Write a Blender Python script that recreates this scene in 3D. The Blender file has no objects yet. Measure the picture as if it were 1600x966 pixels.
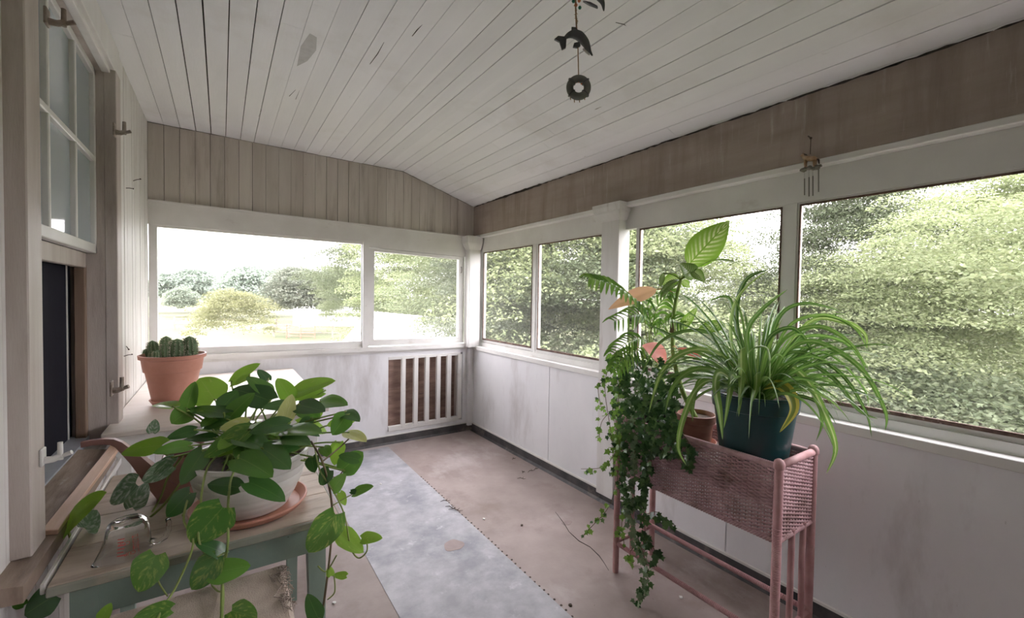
import bpy, math, random
import numpy as np
from mathutils import Vector, Matrix

# ------------------------------------------------------------------ camera, world, exposure
SC = bpy.context.scene
COL = SC.collection
FPX, YAW, PITCH, ROLL, EYE = 673.9, 0.593, -0.0272, 0.0161, 1.48
def _axes():
    cy, sy, cp, sp = math.cos(YAW), math.sin(YAW), math.cos(PITCH), math.sin(PITCH)
    F = np.array([sy*cp, cy*cp, sp]); R = np.array([cy, -sy, 0.0]); U = np.cross(R, F)
    cr, sr = math.cos(ROLL), math.sin(ROLL)
    return R*cr + U*sr, U*cr - R*sr, F
CR, CU, CF = _axes()
CAMP = np.array([0.0, 0.0, EYE])
cam_data = bpy.data.cameras.new('camera')
cam_data.sensor_width = 36.0
cam_data.lens = 36.0*FPX/1600.0
cam_data.clip_start = 0.02; cam_data.clip_end = 600
cam = bpy.data.objects.new('camera', cam_data); COL.objects.link(cam)
cam.matrix_world = Matrix(((CR[0], CU[0], -CF[0], 0), (CR[1], CU[1], -CF[1], 0), (CR[2], CU[2], -CF[2], EYE), (0, 0, 0, 1)))
SC.camera = cam

SKY_STRENGTH = 3.0
world = bpy.data.worlds.new('overcast_sky'); SC.world = world
world.use_nodes = True
wn = world.node_tree.nodes; wl = world.node_tree.links
bg = wn['Background']
tc = wn.new('ShaderNodeTexCoord'); sx = wn.new('ShaderNodeSeparateXYZ'); rp = wn.new('ShaderNodeValToRGB')
wl.new(tc.outputs['Generated'], sx.inputs[0]); wl.new(sx.outputs['Z'], rp.inputs[0])
rp.color_ramp.elements[0].position = 0.0; rp.color_ramp.elements[0].color = (1.0, 0.955, 1.0, 1)
rp.color_ramp.elements[1].position = 0.9; rp.color_ramp.elements[1].color = (0.99, 0.945, 1.0, 1)
wl.new(rp.outputs[0], bg.inputs[0]); bg.inputs[1].default_value = SKY_STRENGTH

sun_data = bpy.data.lights.new('sun', 'SUN'); sun_data.energy = 2.4; sun_data.angle = math.radians(40)
sun_data.color = (1.0, 0.97, 0.9)
sun = bpy.data.objects.new('sun', sun_data); COL.objects.link(sun)
sun.rotation_euler = Vector((0.55, 0.42, -0.72)).to_track_quat('-Z', 'Y').to_euler(); sun.location = (-20, -15, 30)

SC.view_settings.view_transform = 'Standard'; SC.view_settings.look = 'None'
SC.view_settings.exposure = 1.92; SC.view_settings.gamma = 1.0; SC.view_settings.use_curve_mapping = False
SC.cycles.use_denoising = True
SC.cycles.max_bounces = 10; SC.cycles.diffuse_bounces = 5; SC.cycles.transparent_max_bounces = 12
SC.cycles.sample_clamp_indirect = 6

# ------------------------------------------------------------------ finding points in the room
def ray(px, py): return CF + CR*((px-800)/FPX) - CU*((py-483)/FPX)
def on(px, py, ax, val):
    """point of the room seen at a place of the frame, on the plane axis = val"""
    d = ray(px, py); i = 'xyz'.index(ax)
    return CAMP + d*((val-CAMP[i])/d[i])
def at(px, py, depth): return CAMP + ray(px, py)*depth

# ------------------------------------------------------------------ mesh builder
ORG = {}
class MB:
    def __init__(s): s.v = []; s.f = []; s.uv = []; s.n = 0; s.hasuv = False
    def add(s, v, f, uv=None):
        v = [tuple(map(float, q)) for q in v]
        s.v += v; s.f += [tuple(i+s.n for i in q) for q in f]
        if uv is not None: s.hasuv = True; s.uv += [tuple(map(float, q)) for q in uv]
        else: s.uv += [(0.0, 0.0)]*len(v)
        s.n += len(v)
    def box(s, x0, x1, y0, y1, z0, z1): s.slab(x0, x1, y0, y1, z0, z1, z0, z1)
    def slab(s, x0, x1, y0, y1, za0, za1, zb0, zb1):
        """box whose bottom/top heights differ at its x0 end (a) and x1 end (b)"""
        v = [(x0,y0,za0),(x1,y0,zb0),(x1,y1,zb0),(x0,y1,za0),(x0,y0,za1),(x1,y0,zb1),(x1,y1,zb1),(x0,y1,za1)]
        s.add(v, [(0,3,2,1),(4,5,6,7),(0,1,5,4),(1,2,6,5),(2,3,7,6),(3,0,4,7)])
    def hexa(s, a, b):
        """two quads, bottom ring a and top ring b"""
        s.add(list(a)+list(b), [(0,3,2,1),(4,5,6,7),(0,1,5,4),(1,2,6,5),(2,3,7,6),(3,0,4,7)])
    def bbox(s, x0, x1, y0, y1, z0, z1, c=0.004):
        """box with chamfered edges"""
        bm_v = []
        X = (x0, x1); Y = (y0, y1); Z = (z0, z1)
        idx = {}
        for i in (0,1):
            for j in (0,1):
                for k in (0,1):
                    sx_, sy_, sz_ = (1-2*i)*c, (1-2*j)*c, (1-2*k)*c
                    for ax in range(3):
                        p = [X[i]+sx_, Y[j]+sy_, Z[k]+sz_]; p[ax] = (X[i], Y[j], Z[k])[ax]
                        idx[(i,j,k,ax)] = len(bm_v); bm_v.append(tuple(p))
        f = []
        def quad(keys, want):
            q = [idx[t] for t in keys]; P = [Vector(bm_v[t]) for t in q]
            n = (P[1]-P[0]).cross(P[2]-P[0])
            if n.dot(Vector(want)) < 0: q.reverse()
            f.append(tuple(q))
        for ax in range(3):
            o1, o2 = [a for a in range(3) if a != ax]
            for e in (0,1):
                def key(a, b):
                    t = [0,0,0]; t[ax] = e; t[o1] = a; t[o2] = b; return (t[0],t[1],t[2],ax)
                w = [0,0,0]; w[ax] = 2*e-1
                quad([key(0,0),key(1,0),key(1,1),key(0,1)], w)
        for ax in range(3):                       # edge chamfers along ax
            o1, o2 = [a for a in range(3) if a != ax]
            for a in (0,1):
                for b in (0,1):
                    def key(e, face):
                        t = [0,0,0]; t[ax] = e; t[o1] = a; t[o2] = b; return (t[0],t[1],t[2],face)
                    w = [0,0,0]; w[o1] = 2*a-1; w[o2] = 2*b-1
                    quad([key(0,o1),key(1,o1),key(1,o2),key(0,o2)], w)
        for i in (0,1):
            for j in (0,1):
                for k in (0,1):
                    q = [idx[(i,j,k,a)] for a in range(3)]; P = [Vector(bm_v[t]) for t in q]
                    if (P[1]-P[0]).cross(P[2]-P[0]).dot(Vector((2*i-1,2*j-1,2*k-1))) < 0: q.reverse()
                    f.append(tuple(q))
        s.add(bm_v, f)
    def tube(s, pts, r, n=8, cap=True, ph=0.0):
        pts = [np.array(p, float) for p in pts]; m = len(pts)
        rr = list(r) if hasattr(r, '__len__') else [r]*m
        t = [pts[min(i+1, m-1)]-pts[max(i-1, 0)] for i in range(m)]
        t = [q/(np.linalg.norm(q)+1e-12) for q in t]
        ref = np.array([0,0,1.0]) if abs(t[0][2]) < 0.9 else np.array([1.0,0,0])
        u = np.cross(t[0], ref); u = u/np.linalg.norm(u) if np.linalg.norm(u) > 1e-9 else np.array([1.0, 0, 0])
        V = []
        for i in range(m):
            u = u - t[i]*np.dot(u, t[i]); u /= np.linalg.norm(u)+1e-12
            w = np.cross(t[i], u)
            for k in range(n):
                a = 2*math.pi*k/n+ph
                V.append(pts[i] + (u*math.cos(a)+w*math.sin(a))*rr[i])
        F = [(i*n+k, i*n+(k+1)%n, (i+1)*n+(k+1)%n, (i+1)*n+k) for i in range(m-1) for k in range(n)]
        if cap: F += [tuple(reversed(range(n))), tuple((m-1)*n+k for k in range(n))]
        s.add(V, F)
    def lathe(s, prof, c, n=32, cap=(False, False)):
        """profile of (radius, z) pairs turned about the vertical through c"""
        V = []; m = len(prof)
        for (r, z) in prof:
            for k in range(n):
                a = 2*math.pi*k/n; V.append((c[0]+r*math.cos(a), c[1]+r*math.sin(a), c[2]+z))
        F = [(i*n+k, i*n+(k+1)%n, (i+1)*n+(k+1)%n, (i+1)*n+k) for i in range(m-1) for k in range(n)]
        if cap[0]: F.append(tuple(reversed(range(n))))
        if cap[1]: F.append(tuple((m-1)*n+k for k in range(n)))
        s.add(V, F)
    def wrapped(s, p0, p1, r, pitch=0.0065, n=10, amp=0.16):
        """cane pole bound with strip, so its outline ripples"""
        p0 = np.array(p0, float); p1 = np.array(p1, float); L = np.linalg.norm(p1-p0); k = max(2, int(L/pitch))
        pts = []; rr = []
        for i in range(2*k+1):
            pts.append(p0+(p1-p0)*i/(2*k)); rr.append(r*(1-amp if i % 2 == 0 else 1))
        s.tube(pts, rr, n)
    def build(s, name, mat, parent=None, smooth=False, kind=None, label=None, angle=None):
        org = np.array(ORG.get(parent.name, (0,0,0)), float) if parent is not None else np.zeros(3)
        me = bpy.data.meshes.new(name)
        me.from_pydata([(x-org[0], y-org[1], z-org[2]) for x, y, z in s.v], [], s.f)
        if s.hasuv:
            ul = me.uv_layers.new(name='UVMap'); li = np.zeros(len(me.loops), np.int32)
            me.loops.foreach_get('vertex_index', li)
            ul.data.foreach_set('uv', np.array(s.uv, np.float32)[li].ravel())
        if smooth: me.polygons.foreach_set('use_smooth', [True]*len(me.polygons))
        if mat is not None: me.materials.append(mat)
        me.update()
        if smooth and angle: me.set_sharp_from_angle(angle=math.radians(angle))
        o = bpy.data.objects.new(name, me); COL.objects.link(o)
        if parent is not None:
            o.parent = parent; ORG[o.name] = tuple(org)
        if kind: o['kind'] = kind
        if label: o['label'] = label
        return o
def tag(o, label=None, cat=None, group=None, kind=None):
    if label: o['label'] = label
    if cat: o['category'] = cat
    if group: o['group'] = group
    if kind: o['kind'] = kind
    return o
def thing(name, loc, label, cat, group=None):
    o = bpy.data.objects.new(name, None); COL.objects.link(o)
    o.empty_display_size = 0.05; o.location = tuple(map(float, loc)); ORG[o.name] = tuple(map(float, loc))
    return tag(o, label, cat, group)
def ground_mesh(o, loc):
    """put the origin of a one-mesh thing at its base"""
    loc = Vector(loc); o.data.transform(Matrix.Translation(-loc)); o.location = loc; return o

# ------------------------------------------------------------------ materials
def nt(name):
    m = bpy.data.materials.new(name); m.use_nodes = True
    t = m.node_tree; return m, t.nodes, t.links, t.nodes['Principled BSDF']
def c4(c): return (c[0], c[1], c[2], 1.0)
def noise(n, l, scale, detail=5, stretch=(1,1,1), rough=0.6, vec=None, loc=(0,0,0)):
    if vec is None:
        t = n.new('ShaderNodeTexCoord'); vec = t.outputs['Object']
    mp = n.new('ShaderNodeMapping'); mp.inputs['Scale'].default_value = stretch; mp.inputs['Location'].default_value = loc
    l.new(vec, mp.inputs['Vector'])
    k = n.new('ShaderNodeTexNoise'); k.inputs['Scale'].default_value = scale; k.inputs['Detail'].default_value = detail
    k.inputs['Roughness'].default_value = rough
    l.new(mp.outputs[0], k.inputs['Vector']); return k.outputs['Fac']
def ramp(n, l, fac, stops):
    r = n.new('ShaderNodeValToRGB'); e = r.color_ramp.elements
    while len(e) < len(stops): e.new(0.5)
    for i, (p, c) in enumerate(stops): e[i].position = p; e[i].color = c4(c)
    l.new(fac, r.inputs[0]); return r.outputs[0]
def mixc(n, l, fac, a, b, mode='MIX'):
    x = n.new('ShaderNodeMix'); x.data_type = 'RGBA'; x.blend_type = mode
    if isinstance(fac, float): x.inputs[0].default_value = fac
    else: l.new(fac, x.inputs[0])
    for sock, v in ((x.inputs[6], a), (x.inputs[7], b)):
        if isinstance(v, tuple): sock.default_value = c4(v)
        else: l.new(v, sock)
    return x.outputs[2]
def mat(name, c1, c2=None, scale=6, stretch=(1,1,1), rough=0.6, dirt=(), bump=0.0, bscale=60, bstretch=None, island=0.0, metal=0.0, spec=0.35, detail=5):
    """painted, worn or plain surface: two-tone noise, then layers of dirt (colour, scale, from, to, stretch)"""
    m, n, l, b = nt(name)
    col = ramp(n, l, noise(n, l, scale, detail, stretch), [(0.35, c1), (0.65, c2 or c1)])
    for i, (dc, dsc, lo, hi, dst) in enumerate(dirt):
        f = noise(n, l, dsc, 7, dst, 0.65, loc=(3.7*i+1.3, 1.1*i, 2.9*i))
        k = n.new('ShaderNodeMapRange'); k.inputs[1].default_value = lo; k.inputs[2].default_value = hi
        l.new(f, k.inputs[0]); col = mixc(n, l, k.outputs[0], col, dc)
    if island:
        g = n.new('ShaderNodeNewGeometry'); k = n.new('ShaderNodeMapRange')
        k.inputs[3].default_value = 1-island; k.inputs[4].default_value = 1+island*0.4
        l.new(g.outputs['Random Per Island'], k.inputs[0])
        h = n.new('ShaderNodeHueSaturation'); l.new(k.outputs[0], h.inputs['Value']); l.new(col, h.inputs['Color']); col = h.outputs[0]
    l.new(col, b.inputs['Base Color'])
    b.inputs['Roughness'].default_value = rough; b.inputs['Metallic'].default_value = metal
    b.inputs['Specular IOR Level'].default_value = spec
    if bump:
        f = noise(n, l, bscale, 4, bstretch or stretch); u = n.new('ShaderNodeBump')
        u.inputs['Strength'].default_value = bump; u.inputs['Distance'].default_value = 0.004
        l.new(f, u.inputs['Height']); l.new(u.outputs[0], b.inputs['Normal'])
    return m
def leafmat(name, stops, rough=0.4, trans=0.35, tcol=None, veins=None, spec=0.4):
    """leaf: colour by each leaf's own random number, light passing through; veins = (colour, kind)"""
    m, n, l, b = nt(name)
    g = n.new('ShaderNodeNewGeometry'); oi = n.new('ShaderNodeObjectInfo')
    a = n.new('ShaderNodeMath'); a.operation = 'ADD'; l.new(g.outputs['Random Per Island'], a.inputs[0]); l.new(oi.outputs['Random'], a.inputs[1])
    fr = n.new('ShaderNodeMath'); fr.operation = 'FRACT'; l.new(a.outputs[0], fr.inputs[0])
    col = ramp(n, l, fr.outputs[0], stops)
    if veins:
        uvn = n.new('ShaderNodeUVMap'); sp = n.new('ShaderNodeSeparateXYZ'); l.new(uvn.outputs[0], sp.inputs[0])
        def math_(op, x, y=None):
            k = n.new('ShaderNodeMath'); k.operation = op
            for i, q in enumerate((x, y)):
                if q is None: continue
                if isinstance(q, (int, float)): k.inputs[i].default_value = q
                else: l.new(q, k.inputs[i])
            return k.outputs[0]
        av = math_('ABSOLUTE', sp.outputs['Y'])
        if veins[1] == 'feather':        # cream side veins, green margin and midrib
            ph = math_('MULTIPLY', math_('SUBTRACT', sp.outputs['X'], math_('MULTIPLY', av, 0.28)), 62.0)
            st = math_('ADD', math_('MULTIPLY', math_('SINE', ph), 0.5), 0.5)
            mk = math_('MULTIPLY', math_('GREATER_THAN', av, 0.05), math_('SUBTRACT', 0.82, av))
            nz = noise(n, l, 9.0, 4, (1, 1, 1), vec=uvn.outputs[0])
            fac = math_('MULTIPLY', math_('MULTIPLY', math_('POWER', st, 1.6), mk), math_('MULTIPLY', nz, veins[2]))
        elif veins[1] == 'splash':       # yellow or cream streaks running out from the midrib
            cmb = n.new('ShaderNodeCombineXYZ'); l.new(math_('SUBTRACT', sp.outputs['X'], math_('MULTIPLY', av, 0.45)), cmb.inputs[0])
            l.new(sp.outputs['Y'], cmb.inputs[1]); l.new(math_('MULTIPLY', oi.outputs['Random'], 37.0), cmb.inputs[2])
            nz = noise(n, l, 3.2, 4, (2.2, 0.8, 1), vec=cmb.outputs[0])
            k = n.new('ShaderNodeMapRange'); k.inputs[1].default_value = veins[2]; k.inputs[2].default_value = veins[2]+0.22; k.inputs[4].default_value = 0.7; l.new(nz, k.inputs[0]); fac = k.outputs[0]
        elif veins[1] == 'margin':       # pale line down the middle of a blade
            fac = math_('MULTIPLY', math_('LESS_THAN', av, 0.22), veins[2])
        elif veins[1] == 'edge':         # yellowing blade with a brown tip
            fac = math_('MULTIPLY', math_('GREATER_THAN', av, 0.45), veins[2])
        col = mixc(n, l, fac, col, veins[0])
        if veins[1] in ('feather', 'splash'):
            col = mixc(n, l, math_('MULTIPLY', math_('LESS_THAN', av, 0.03), 0.5), col, veins[3])
    l.new(col, b.inputs['Base Color']); b.inputs['Roughness'].default_value = rough; b.inputs['Specular IOR Level'].default_value = spec
    tr = n.new('ShaderNodeBsdfTranslucent')
    hs = n.new('ShaderNodeHueSaturation'); hs.inputs['Saturation'].default_value = 1.0; hs.inputs['Value'].default_value = 1.5; hs.inputs['Hue'].default_value = 0.485
    l.new(col, hs.inputs['Color']); l.new(hs.outputs[0], tr.inputs[0])
    mx = n.new('ShaderNodeMixShader'); mx.inputs[0].default_value = trans
    l.new(b.outputs[0], mx.inputs[1]); l.new(tr.outputs[0], mx.inputs[2])
    l.new(mx.outputs[0], n['Material Output'].inputs[0])
    return m

DUST = (0.30, 0.25, 0.21)
M = {}
M['ceil'] = mat('white_ceiling_paint', (0.795, 0.80, 0.825), (0.845, 0.85, 0.87), 2.2, (3, 0.4, 1), 0.55, [((0.70, 0.69, 0.68), 1.1, 0.55, 0.75, (1, 1, 1)), ((0.25, 0.22, 0.19), 9, 0.70, 0.76, (2.5, 0.35, 1))], island=0.05, bump=0.15, bscale=30)
M['gap'] = mat('dark_gap', (0.03, 0.027, 0.025), (0.06, 0.05, 0.045), 20, rough=0.9)
M['backboard'] = mat('grimy_white_boards', (0.50, 0.455, 0.41), (0.58, 0.54, 0.495), 2.0, (6, 6, 0.5), 0.6, [((0.33, 0.28, 0.24), 3.0, 0.52, 0.8, (4, 4, 0.5)), ((0.2, 0.16, 0.13), 30, 0.70, 0.78, (1, 1, 0.7))], island=0.09, bump=0.15, bscale=40)
M['leftboard'] = mat('white_wall_boards', (0.74, 0.72, 0.69), (0.80, 0.785, 0.76), 2.0, (6, 6, 0.5), 0.5, [((0.45, 0.39, 0.34), 3.0, 0.62, 0.85, (4, 4, 0.6))], island=0.05, bump=0.12, bscale=40)
M['trim'] = mat('white_trim_paint', (0.66, 0.65, 0.625), (0.74, 0.735, 0.71), 3.0, (1, 1, 1), 0.45, [((0.42, 0.37, 0.32), 3.5, 0.60, 0.85, (1, 1, 2)), ((0.16, 0.12, 0.10), 55, 0.72, 0.78, (1, 1, 1))], bump=0.1, bscale=60)
M['casing'] = mat('dirty_casing_paint', (0.45, 0.39, 0.35), (0.56, 0.51, 0.47), 3.0, (4, 4, 0.5), 0.5, [((0.27, 0.21, 0.18), 2.5, 0.52, 0.8, (3, 3, 0.5)), ((0.13, 0.10, 0.09), 60, 0.72, 0.78, (1, 1, 0.6))], bump=0.2, bscale=70)
M['beam'] = mat('grimy_beam_paint', (0.29, 0.235, 0.20), (0.37, 0.31, 0.27), 2.4, (1, 0.5, 3), 0.6, [((0.23, 0.18, 0.15), 3.2, 0.48, 0.75, (1, 2.6, 0.3)), ((0.52, 0.48, 0.44), 6, 0.60, 0.82, (1, 5, 0.5)), ((0.10, 0.12, 0.09), 2.2, 0.68, 0.85, (1, 2, 0.7))], bump=0.25, bscale=45, bstretch=(1, 0.4, 3))
M['panel'] = mat('white_wall_panel', (0.74, 0.74, 0.76), (0.81, 0.81, 0.825), 2.0, (1, 1, 0.6), 0.5, [((0.42, 0.39, 0.375), 2.0, 0.54, 0.85, (1.6, 1.6, 0.5)), ((0.2, 0.17, 0.15), 25, 0.70, 0.77, (2, 2, 0.5))], bump=0.08, bscale=25)
M['column'] = mat('column_paint', (0.64, 0.63, 0.61), (0.72, 0.715, 0.70), 3.0, (3, 3, 0.5), 0.5, [((0.40, 0.35, 0.31), 4, 0.58, 0.85, (3, 3, 0.4))], bump=0.1)
M['base'] = mat('black_cove_base', (0.045, 0.045, 0.048), (0.09, 0.085, 0.085), 8, rough=0.55, dirt=[((0.62, 0.58, 0.54), 70, 0.70, 0.735, (1, 1, 1)), ((0.26, 0.22, 0.19), 6, 0.55, 0.8, (1, 1, 1))], bump=0.3, bscale=50)
M['floor'] = mat('worn_floor_covering', (0.29, 0.235, 0.215), (0.385, 0.32, 0.30), 2.6, rough=0.5, dirt=[((0.22, 0.165, 0.145), 2.0, 0.54, 0.75, (1, 1, 1)), ((0.50, 0.45, 0.44), 1.4, 0.55, 0.75, (1.5, 1, 1)), ((0.12, 0.09, 0.08), 40, 0.68, 0.75, (1, 1, 1))], bump=0.12, bscale=60)
M['strip'] = mat('grey_floor_strip', (0.33, 0.33, 0.355), (0.46, 0.46, 0.49), 9, rough=0.42, dirt=[((0.22, 0.23, 0.26), 2.3, 0.50, 0.70, (1, 1, 1)), ((0.56, 0.56, 0.59), 13, 0.60, 0.75, (1, 1, 1)), ((0.15, 0.13, 0.12), 55, 0.70, 0.76, (1, 1, 1))], bump=0.15, bscale=70, detail=8)
M['stain'] = mat('brown_floor_stain', (0.30, 0.24, 0.225), (0.36, 0.29, 0.27), 14, rough=0.55)
M['rust'] = mat('rusty_screen_bead', (0.09, 0.055, 0.045), (0.20, 0.13, 0.10), 30, rough=0.8, dirt=[((0.45, 0.36, 0.31), 60, 0.60, 0.72, (1, 1, 1))], bump=0.4, bscale=80)
M['sill'] = mat('bare_weathered_sill', (0.25, 0.185, 0.145), (0.38, 0.30, 0.245), 3.0, (6, 0.8, 1), 0.7, [((0.14, 0.10, 0.08), 5, 0.52, 0.8, (4, 0.8, 1)), ((0.55, 0.50, 0.45), 7, 0.62, 0.8, (3, 1, 1))], bump=0.3, bscale=40, bstretch=(5, 0.7, 1))
M['tan'] = mat('tan_lath', (0.56, 0.36, 0.25), (0.66, 0.46, 0.34), 4, (8, 0.6, 8), 0.5, [((0.36, 0.22, 0.15), 4, 0.58, 0.8, (10, 0.8, 10))], bump=0.15)
M['ply'] = mat('stained_plywood', (0.15, 0.09, 0.07), (0.27, 0.18, 0.145), 3.2, (1.2, 1, 6), 0.7, [((0.34, 0.24, 0.20), 3.5, 0.55, 0.78, (1, 1, 5)), ((0.07, 0.045, 0.04), 4.5, 0.60, 0.72, (0.8, 1, 7))], bump=0.2, detail=9)
M['dark_wall'] = mat('light_absorbing_wall', (0.16, 0.13, 0.11), (0.22, 0.18, 0.155), 3, (4, 4, 0.5), 0.6)  # dark tone picked to hold down bounced light behind the camera
M['dark'] = mat('unlit_room_black', (0.014, 0.014, 0.022), (0.02, 0.02, 0.03), 3, rough=0.8, spec=0.1)  # near-black: the room's lack of light put into its colour
M['jambwood'] = mat('bare_jamb_wood', (0.20, 0.135, 0.095), (0.30, 0.215, 0.16), 3, (5, 5, 0.5), 0.6, [((0.45, 0.22, 0.09), 3, 0.62, 0.8, (5, 5, 0.4))])
M['green'] = mat('sage_table_paint', (0.22, 0.295, 0.25), (0.26, 0.335, 0.285), 4, rough=0.5, dirt=[((0.31, 0.30, 0.26), 7, 0.62, 0.80, (1, 1, 1)), ((0.05, 0.05, 0.045), 40, 0.70, 0.76, (1, 1, 1))], bump=0.12)
M['top'] = mat('worn_table_top', (0.43, 0.35, 0.28), (0.56, 0.475, 0.395), 2.6, (1, 5, 1), 0.6, [((0.22, 0.165, 0.13), 3, 0.54, 0.78, (1, 4, 1)), ((0.58, 0.52, 0.46), 5, 0.60, 0.8, (1, 3, 1)), ((0.07, 0.055, 0.045), 26, 0.69, 0.74, (1, 1.5, 1))], bump=0.25, bscale=35, bstretch=(1, 6, 1))
M['cream'] = mat('cream_table_top', (0.60, 0.54, 0.48), (0.70, 0.65, 0.60), 2.4, (1, 3, 1), 0.45, [((0.42, 0.35, 0.29), 3, 0.60, 0.85, (1, 2, 1)), ((0.15, 0.11, 0.09), 45, 0.71, 0.75, (1, 1, 1))])
M['terra'] = mat('terracotta_plastic', (0.47, 0.215, 0.155), (0.54, 0.27, 0.205), 7, rough=0.5, dirt=[((0.60, 0.38, 0.31), 5, 0.58, 0.85, (1, 1, 1))])
M['clay'] = mat('dark_clay', (0.24, 0.105, 0.07), (0.32, 0.15, 0.105), 8, (1, 1, 3), 0.6, [((0.45, 0.33, 0.27), 9, 0.66, 0.82, (1, 1, 1))])
M['whitepot'] = mat('white_glazed_pot', (0.60, 0.58, 0.54), (0.68, 0.665, 0.63), 4, rough=0.35, dirt=[((0.38, 0.33, 0.28), 4, 0.60, 0.85, (1, 1, 2))], bump=0.06)
M['greenpot'] = mat('dark_green_plastic', (0.005, 0.034, 0.037), (0.008, 0.043, 0.045), 6, rough=0.3, spec=0.5)
M['blackpot'] = mat('black_nursery_pot', (0.012, 0.012, 0.013), (0.02, 0.02, 0.02), 6, rough=0.5)
M['soil'] = mat('potting_soil', (0.04, 0.028, 0.02), (0.10, 0.07, 0.05), 40, rough=0.95, bump=1.0, bscale=90)
M['wicker'] = mat('pink_wicker', (0.37, 0.215, 0.225), (0.52, 0.35, 0.36), 8, rough=0.6, dirt=[((0.20, 0.115, 0.10), 7, 0.50, 0.72, (1, 1, 1)), ((0.60, 0.42, 0.41), 10, 0.58, 0.8, (1, 1, 1))])
M['pole'] = mat('pink_painted_pole', (0.39, 0.20, 0.205), (0.48, 0.29, 0.29), 10, rough=0.55, dirt=[((0.24, 0.13, 0.11), 9, 0.55, 0.75, (1, 1, 0.6))])
M['canpink'] = mat('dusty_pink_plastic', (0.31, 0.155, 0.135), (0.37, 0.20, 0.18), 6, rough=0.45, dirt=[((0.34, 0.21, 0.18), 12, 0.60, 0.85, (1, 1, 1))])
M['carpet'] = mat('beige_carpet', (0.52, 0.43, 0.37), (0.62, 0.53, 0.46), 20, rough=0.95, dirt=[((0.30, 0.24, 0.20), 4, 0.52, 0.8, (1, 1, 1))], bump=0.9, bscale=260, spec=0.1)
M['iron'] = mat('painted_iron', (0.26, 0.21, 0.17), (0.40, 0.35, 0.30), 18, rough=0.6, dirt=[((0.12, 0.075, 0.05), 20, 0.52, 0.7, (1, 1, 1))])
M['nail'] = mat('rusty_nail', (0.05, 0.04, 0.035), (0.10, 0.07, 0.055), 30, rough=0.7)
M['red'] = mat('red_print', (0.50, 0.05, 0.04), rough=0.5)
M['trunk'] = mat('tree_bark', (0.15, 0.125, 0.10), (0.27, 0.235, 0.20), 3, (3, 3, 0.6), 0.9, bump=0.5, bscale=12)
M['stem'] = mat('green_stem', (0.17, 0.27, 0.05), (0.26, 0.36, 0.09), 12, rough=0.5)
M['vine'] = mat('brown_vine', (0.10, 0.075, 0.04), (0.17, 0.13, 0.06), 14, rough=0.6)
M['pale_stem'] = mat('trailing_green_stem', (0.20, 0.28, 0.07), (0.30, 0.36, 0.12), 10, rough=0.5)
M['grass'] = mat('dry_pale_grass', (0.085, 0.092, 0.042), (0.115, 0.115, 0.06), 0.35, rough=0.95, dirt=[((0.062, 0.08, 0.034), 0.12, 0.45, 0.7, (1, 1, 1))])
M['roof'] = mat('white_metal_roof', (0.80, 0.80, 0.80), (0.86, 0.86, 0.86), 1.0, rough=0.5)
M['fascia'] = mat('grey_blue_fascia', (0.30, 0.34, 0.40), (0.36, 0.40, 0.46), 2, rough=0.6)
M['fence'] = mat('grey_fence_wood', (0.16, 0.14, 0.12), (0.24, 0.21, 0.18), 4, rough=0.8)
M['gate'] = mat('red_gate_paint', (0.48, 0.10, 0.07), (0.56, 0.15, 0.11), 4, rough=0.5)
M['chime'] = mat('dark_resin', (0.055, 0.06, 0.062), (0.10, 0.105, 0.105), 14, rough=0.45)
M['ringpaint'] = mat('grey_green_resin', (0.10, 0.11, 0.095), (0.15, 0.155, 0.135), 14, rough=0.5)
M['belly'] = mat('pale_belly', (0.45, 0.44, 0.42), rough=0.5)
M['rope'] = mat('jute_cord', (0.24, 0.16, 0.09), (0.36, 0.25, 0.15), 60, rough=0.9)
M['bead_green'] = mat('green_bead', (0.02, 0.22, 0.14), rough=0.5)
M['bead_orange'] = mat('orange_bead', (0.45, 0.15, 0.06), rough=0.5)
M['horse'] = mat('tan_resin_animal', (0.34, 0.20, 0.10), (0.55, 0.40, 0.27), 40, rough=0.5)
M['rock'] = mat('grey_resin_rock', (0.13, 0.12, 0.10), (0.27, 0.25, 0.22), 60, rough=0.7)
M['metal'] = mat('dull_chime_tube', (0.25, 0.24, 0.22), rough=0.4, metal=0.8)
M['twig'] = mat('dry_twig', (0.06, 0.042, 0.032), (0.11, 0.08, 0.06), 20, rough=0.9)
M['cactus'] = mat('cactus_skin', (0.12, 0.20, 0.10), (0.18, 0.26, 0.14), 12, rough=0.6)
M['spine'] = mat('pale_spines', (0.58, 0.56, 0.44), rough=0.8)

# glass and insect screen
def glassmat(name, tint, rough=0.0):
    m, n, l, b = nt(name); b.inputs['Base Color'].default_value = c4(tint); b.inputs['Roughness'].default_value = rough
    b.inputs['Transmission Weight'].default_value = 1.0; b.inputs['IOR'].default_value = 1.45; return m
M['cupglass'] = glassmat('clear_glass', (0.97, 0.98, 0.98))
def screenmat():
    m, n, l, b = nt('insect_screen')
    tr = n.new('ShaderNodeBsdfTransparent'); tr.inputs[0].default_value = (1, 1, 1, 1)
    df = n.new('ShaderNodeBsdfDiffuse'); df.inputs[0].default_value = (0.62, 0.62, 0.60, 1)
    mx = n.new('ShaderNodeMixShader'); mx.inputs[0].default_value = 0.09
    l.new(tr.outputs[0], mx.inputs[1]); l.new(df.outputs[0], mx.inputs[2]); l.new(mx.outputs[0], n['Material Output'].inputs[0]); return m
M['screen'] = screenmat()
def panemat():
    m, n, l, b = nt('old_window_pane')
    b.inputs['Base Color'].default_value = (0.40, 0.46, 0.49, 1); b.inputs['Roughness'].default_value = 0.06; b.inputs['Specular IOR Level'].default_value = 0.9
    return m
M['pane'] = panemat()
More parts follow.
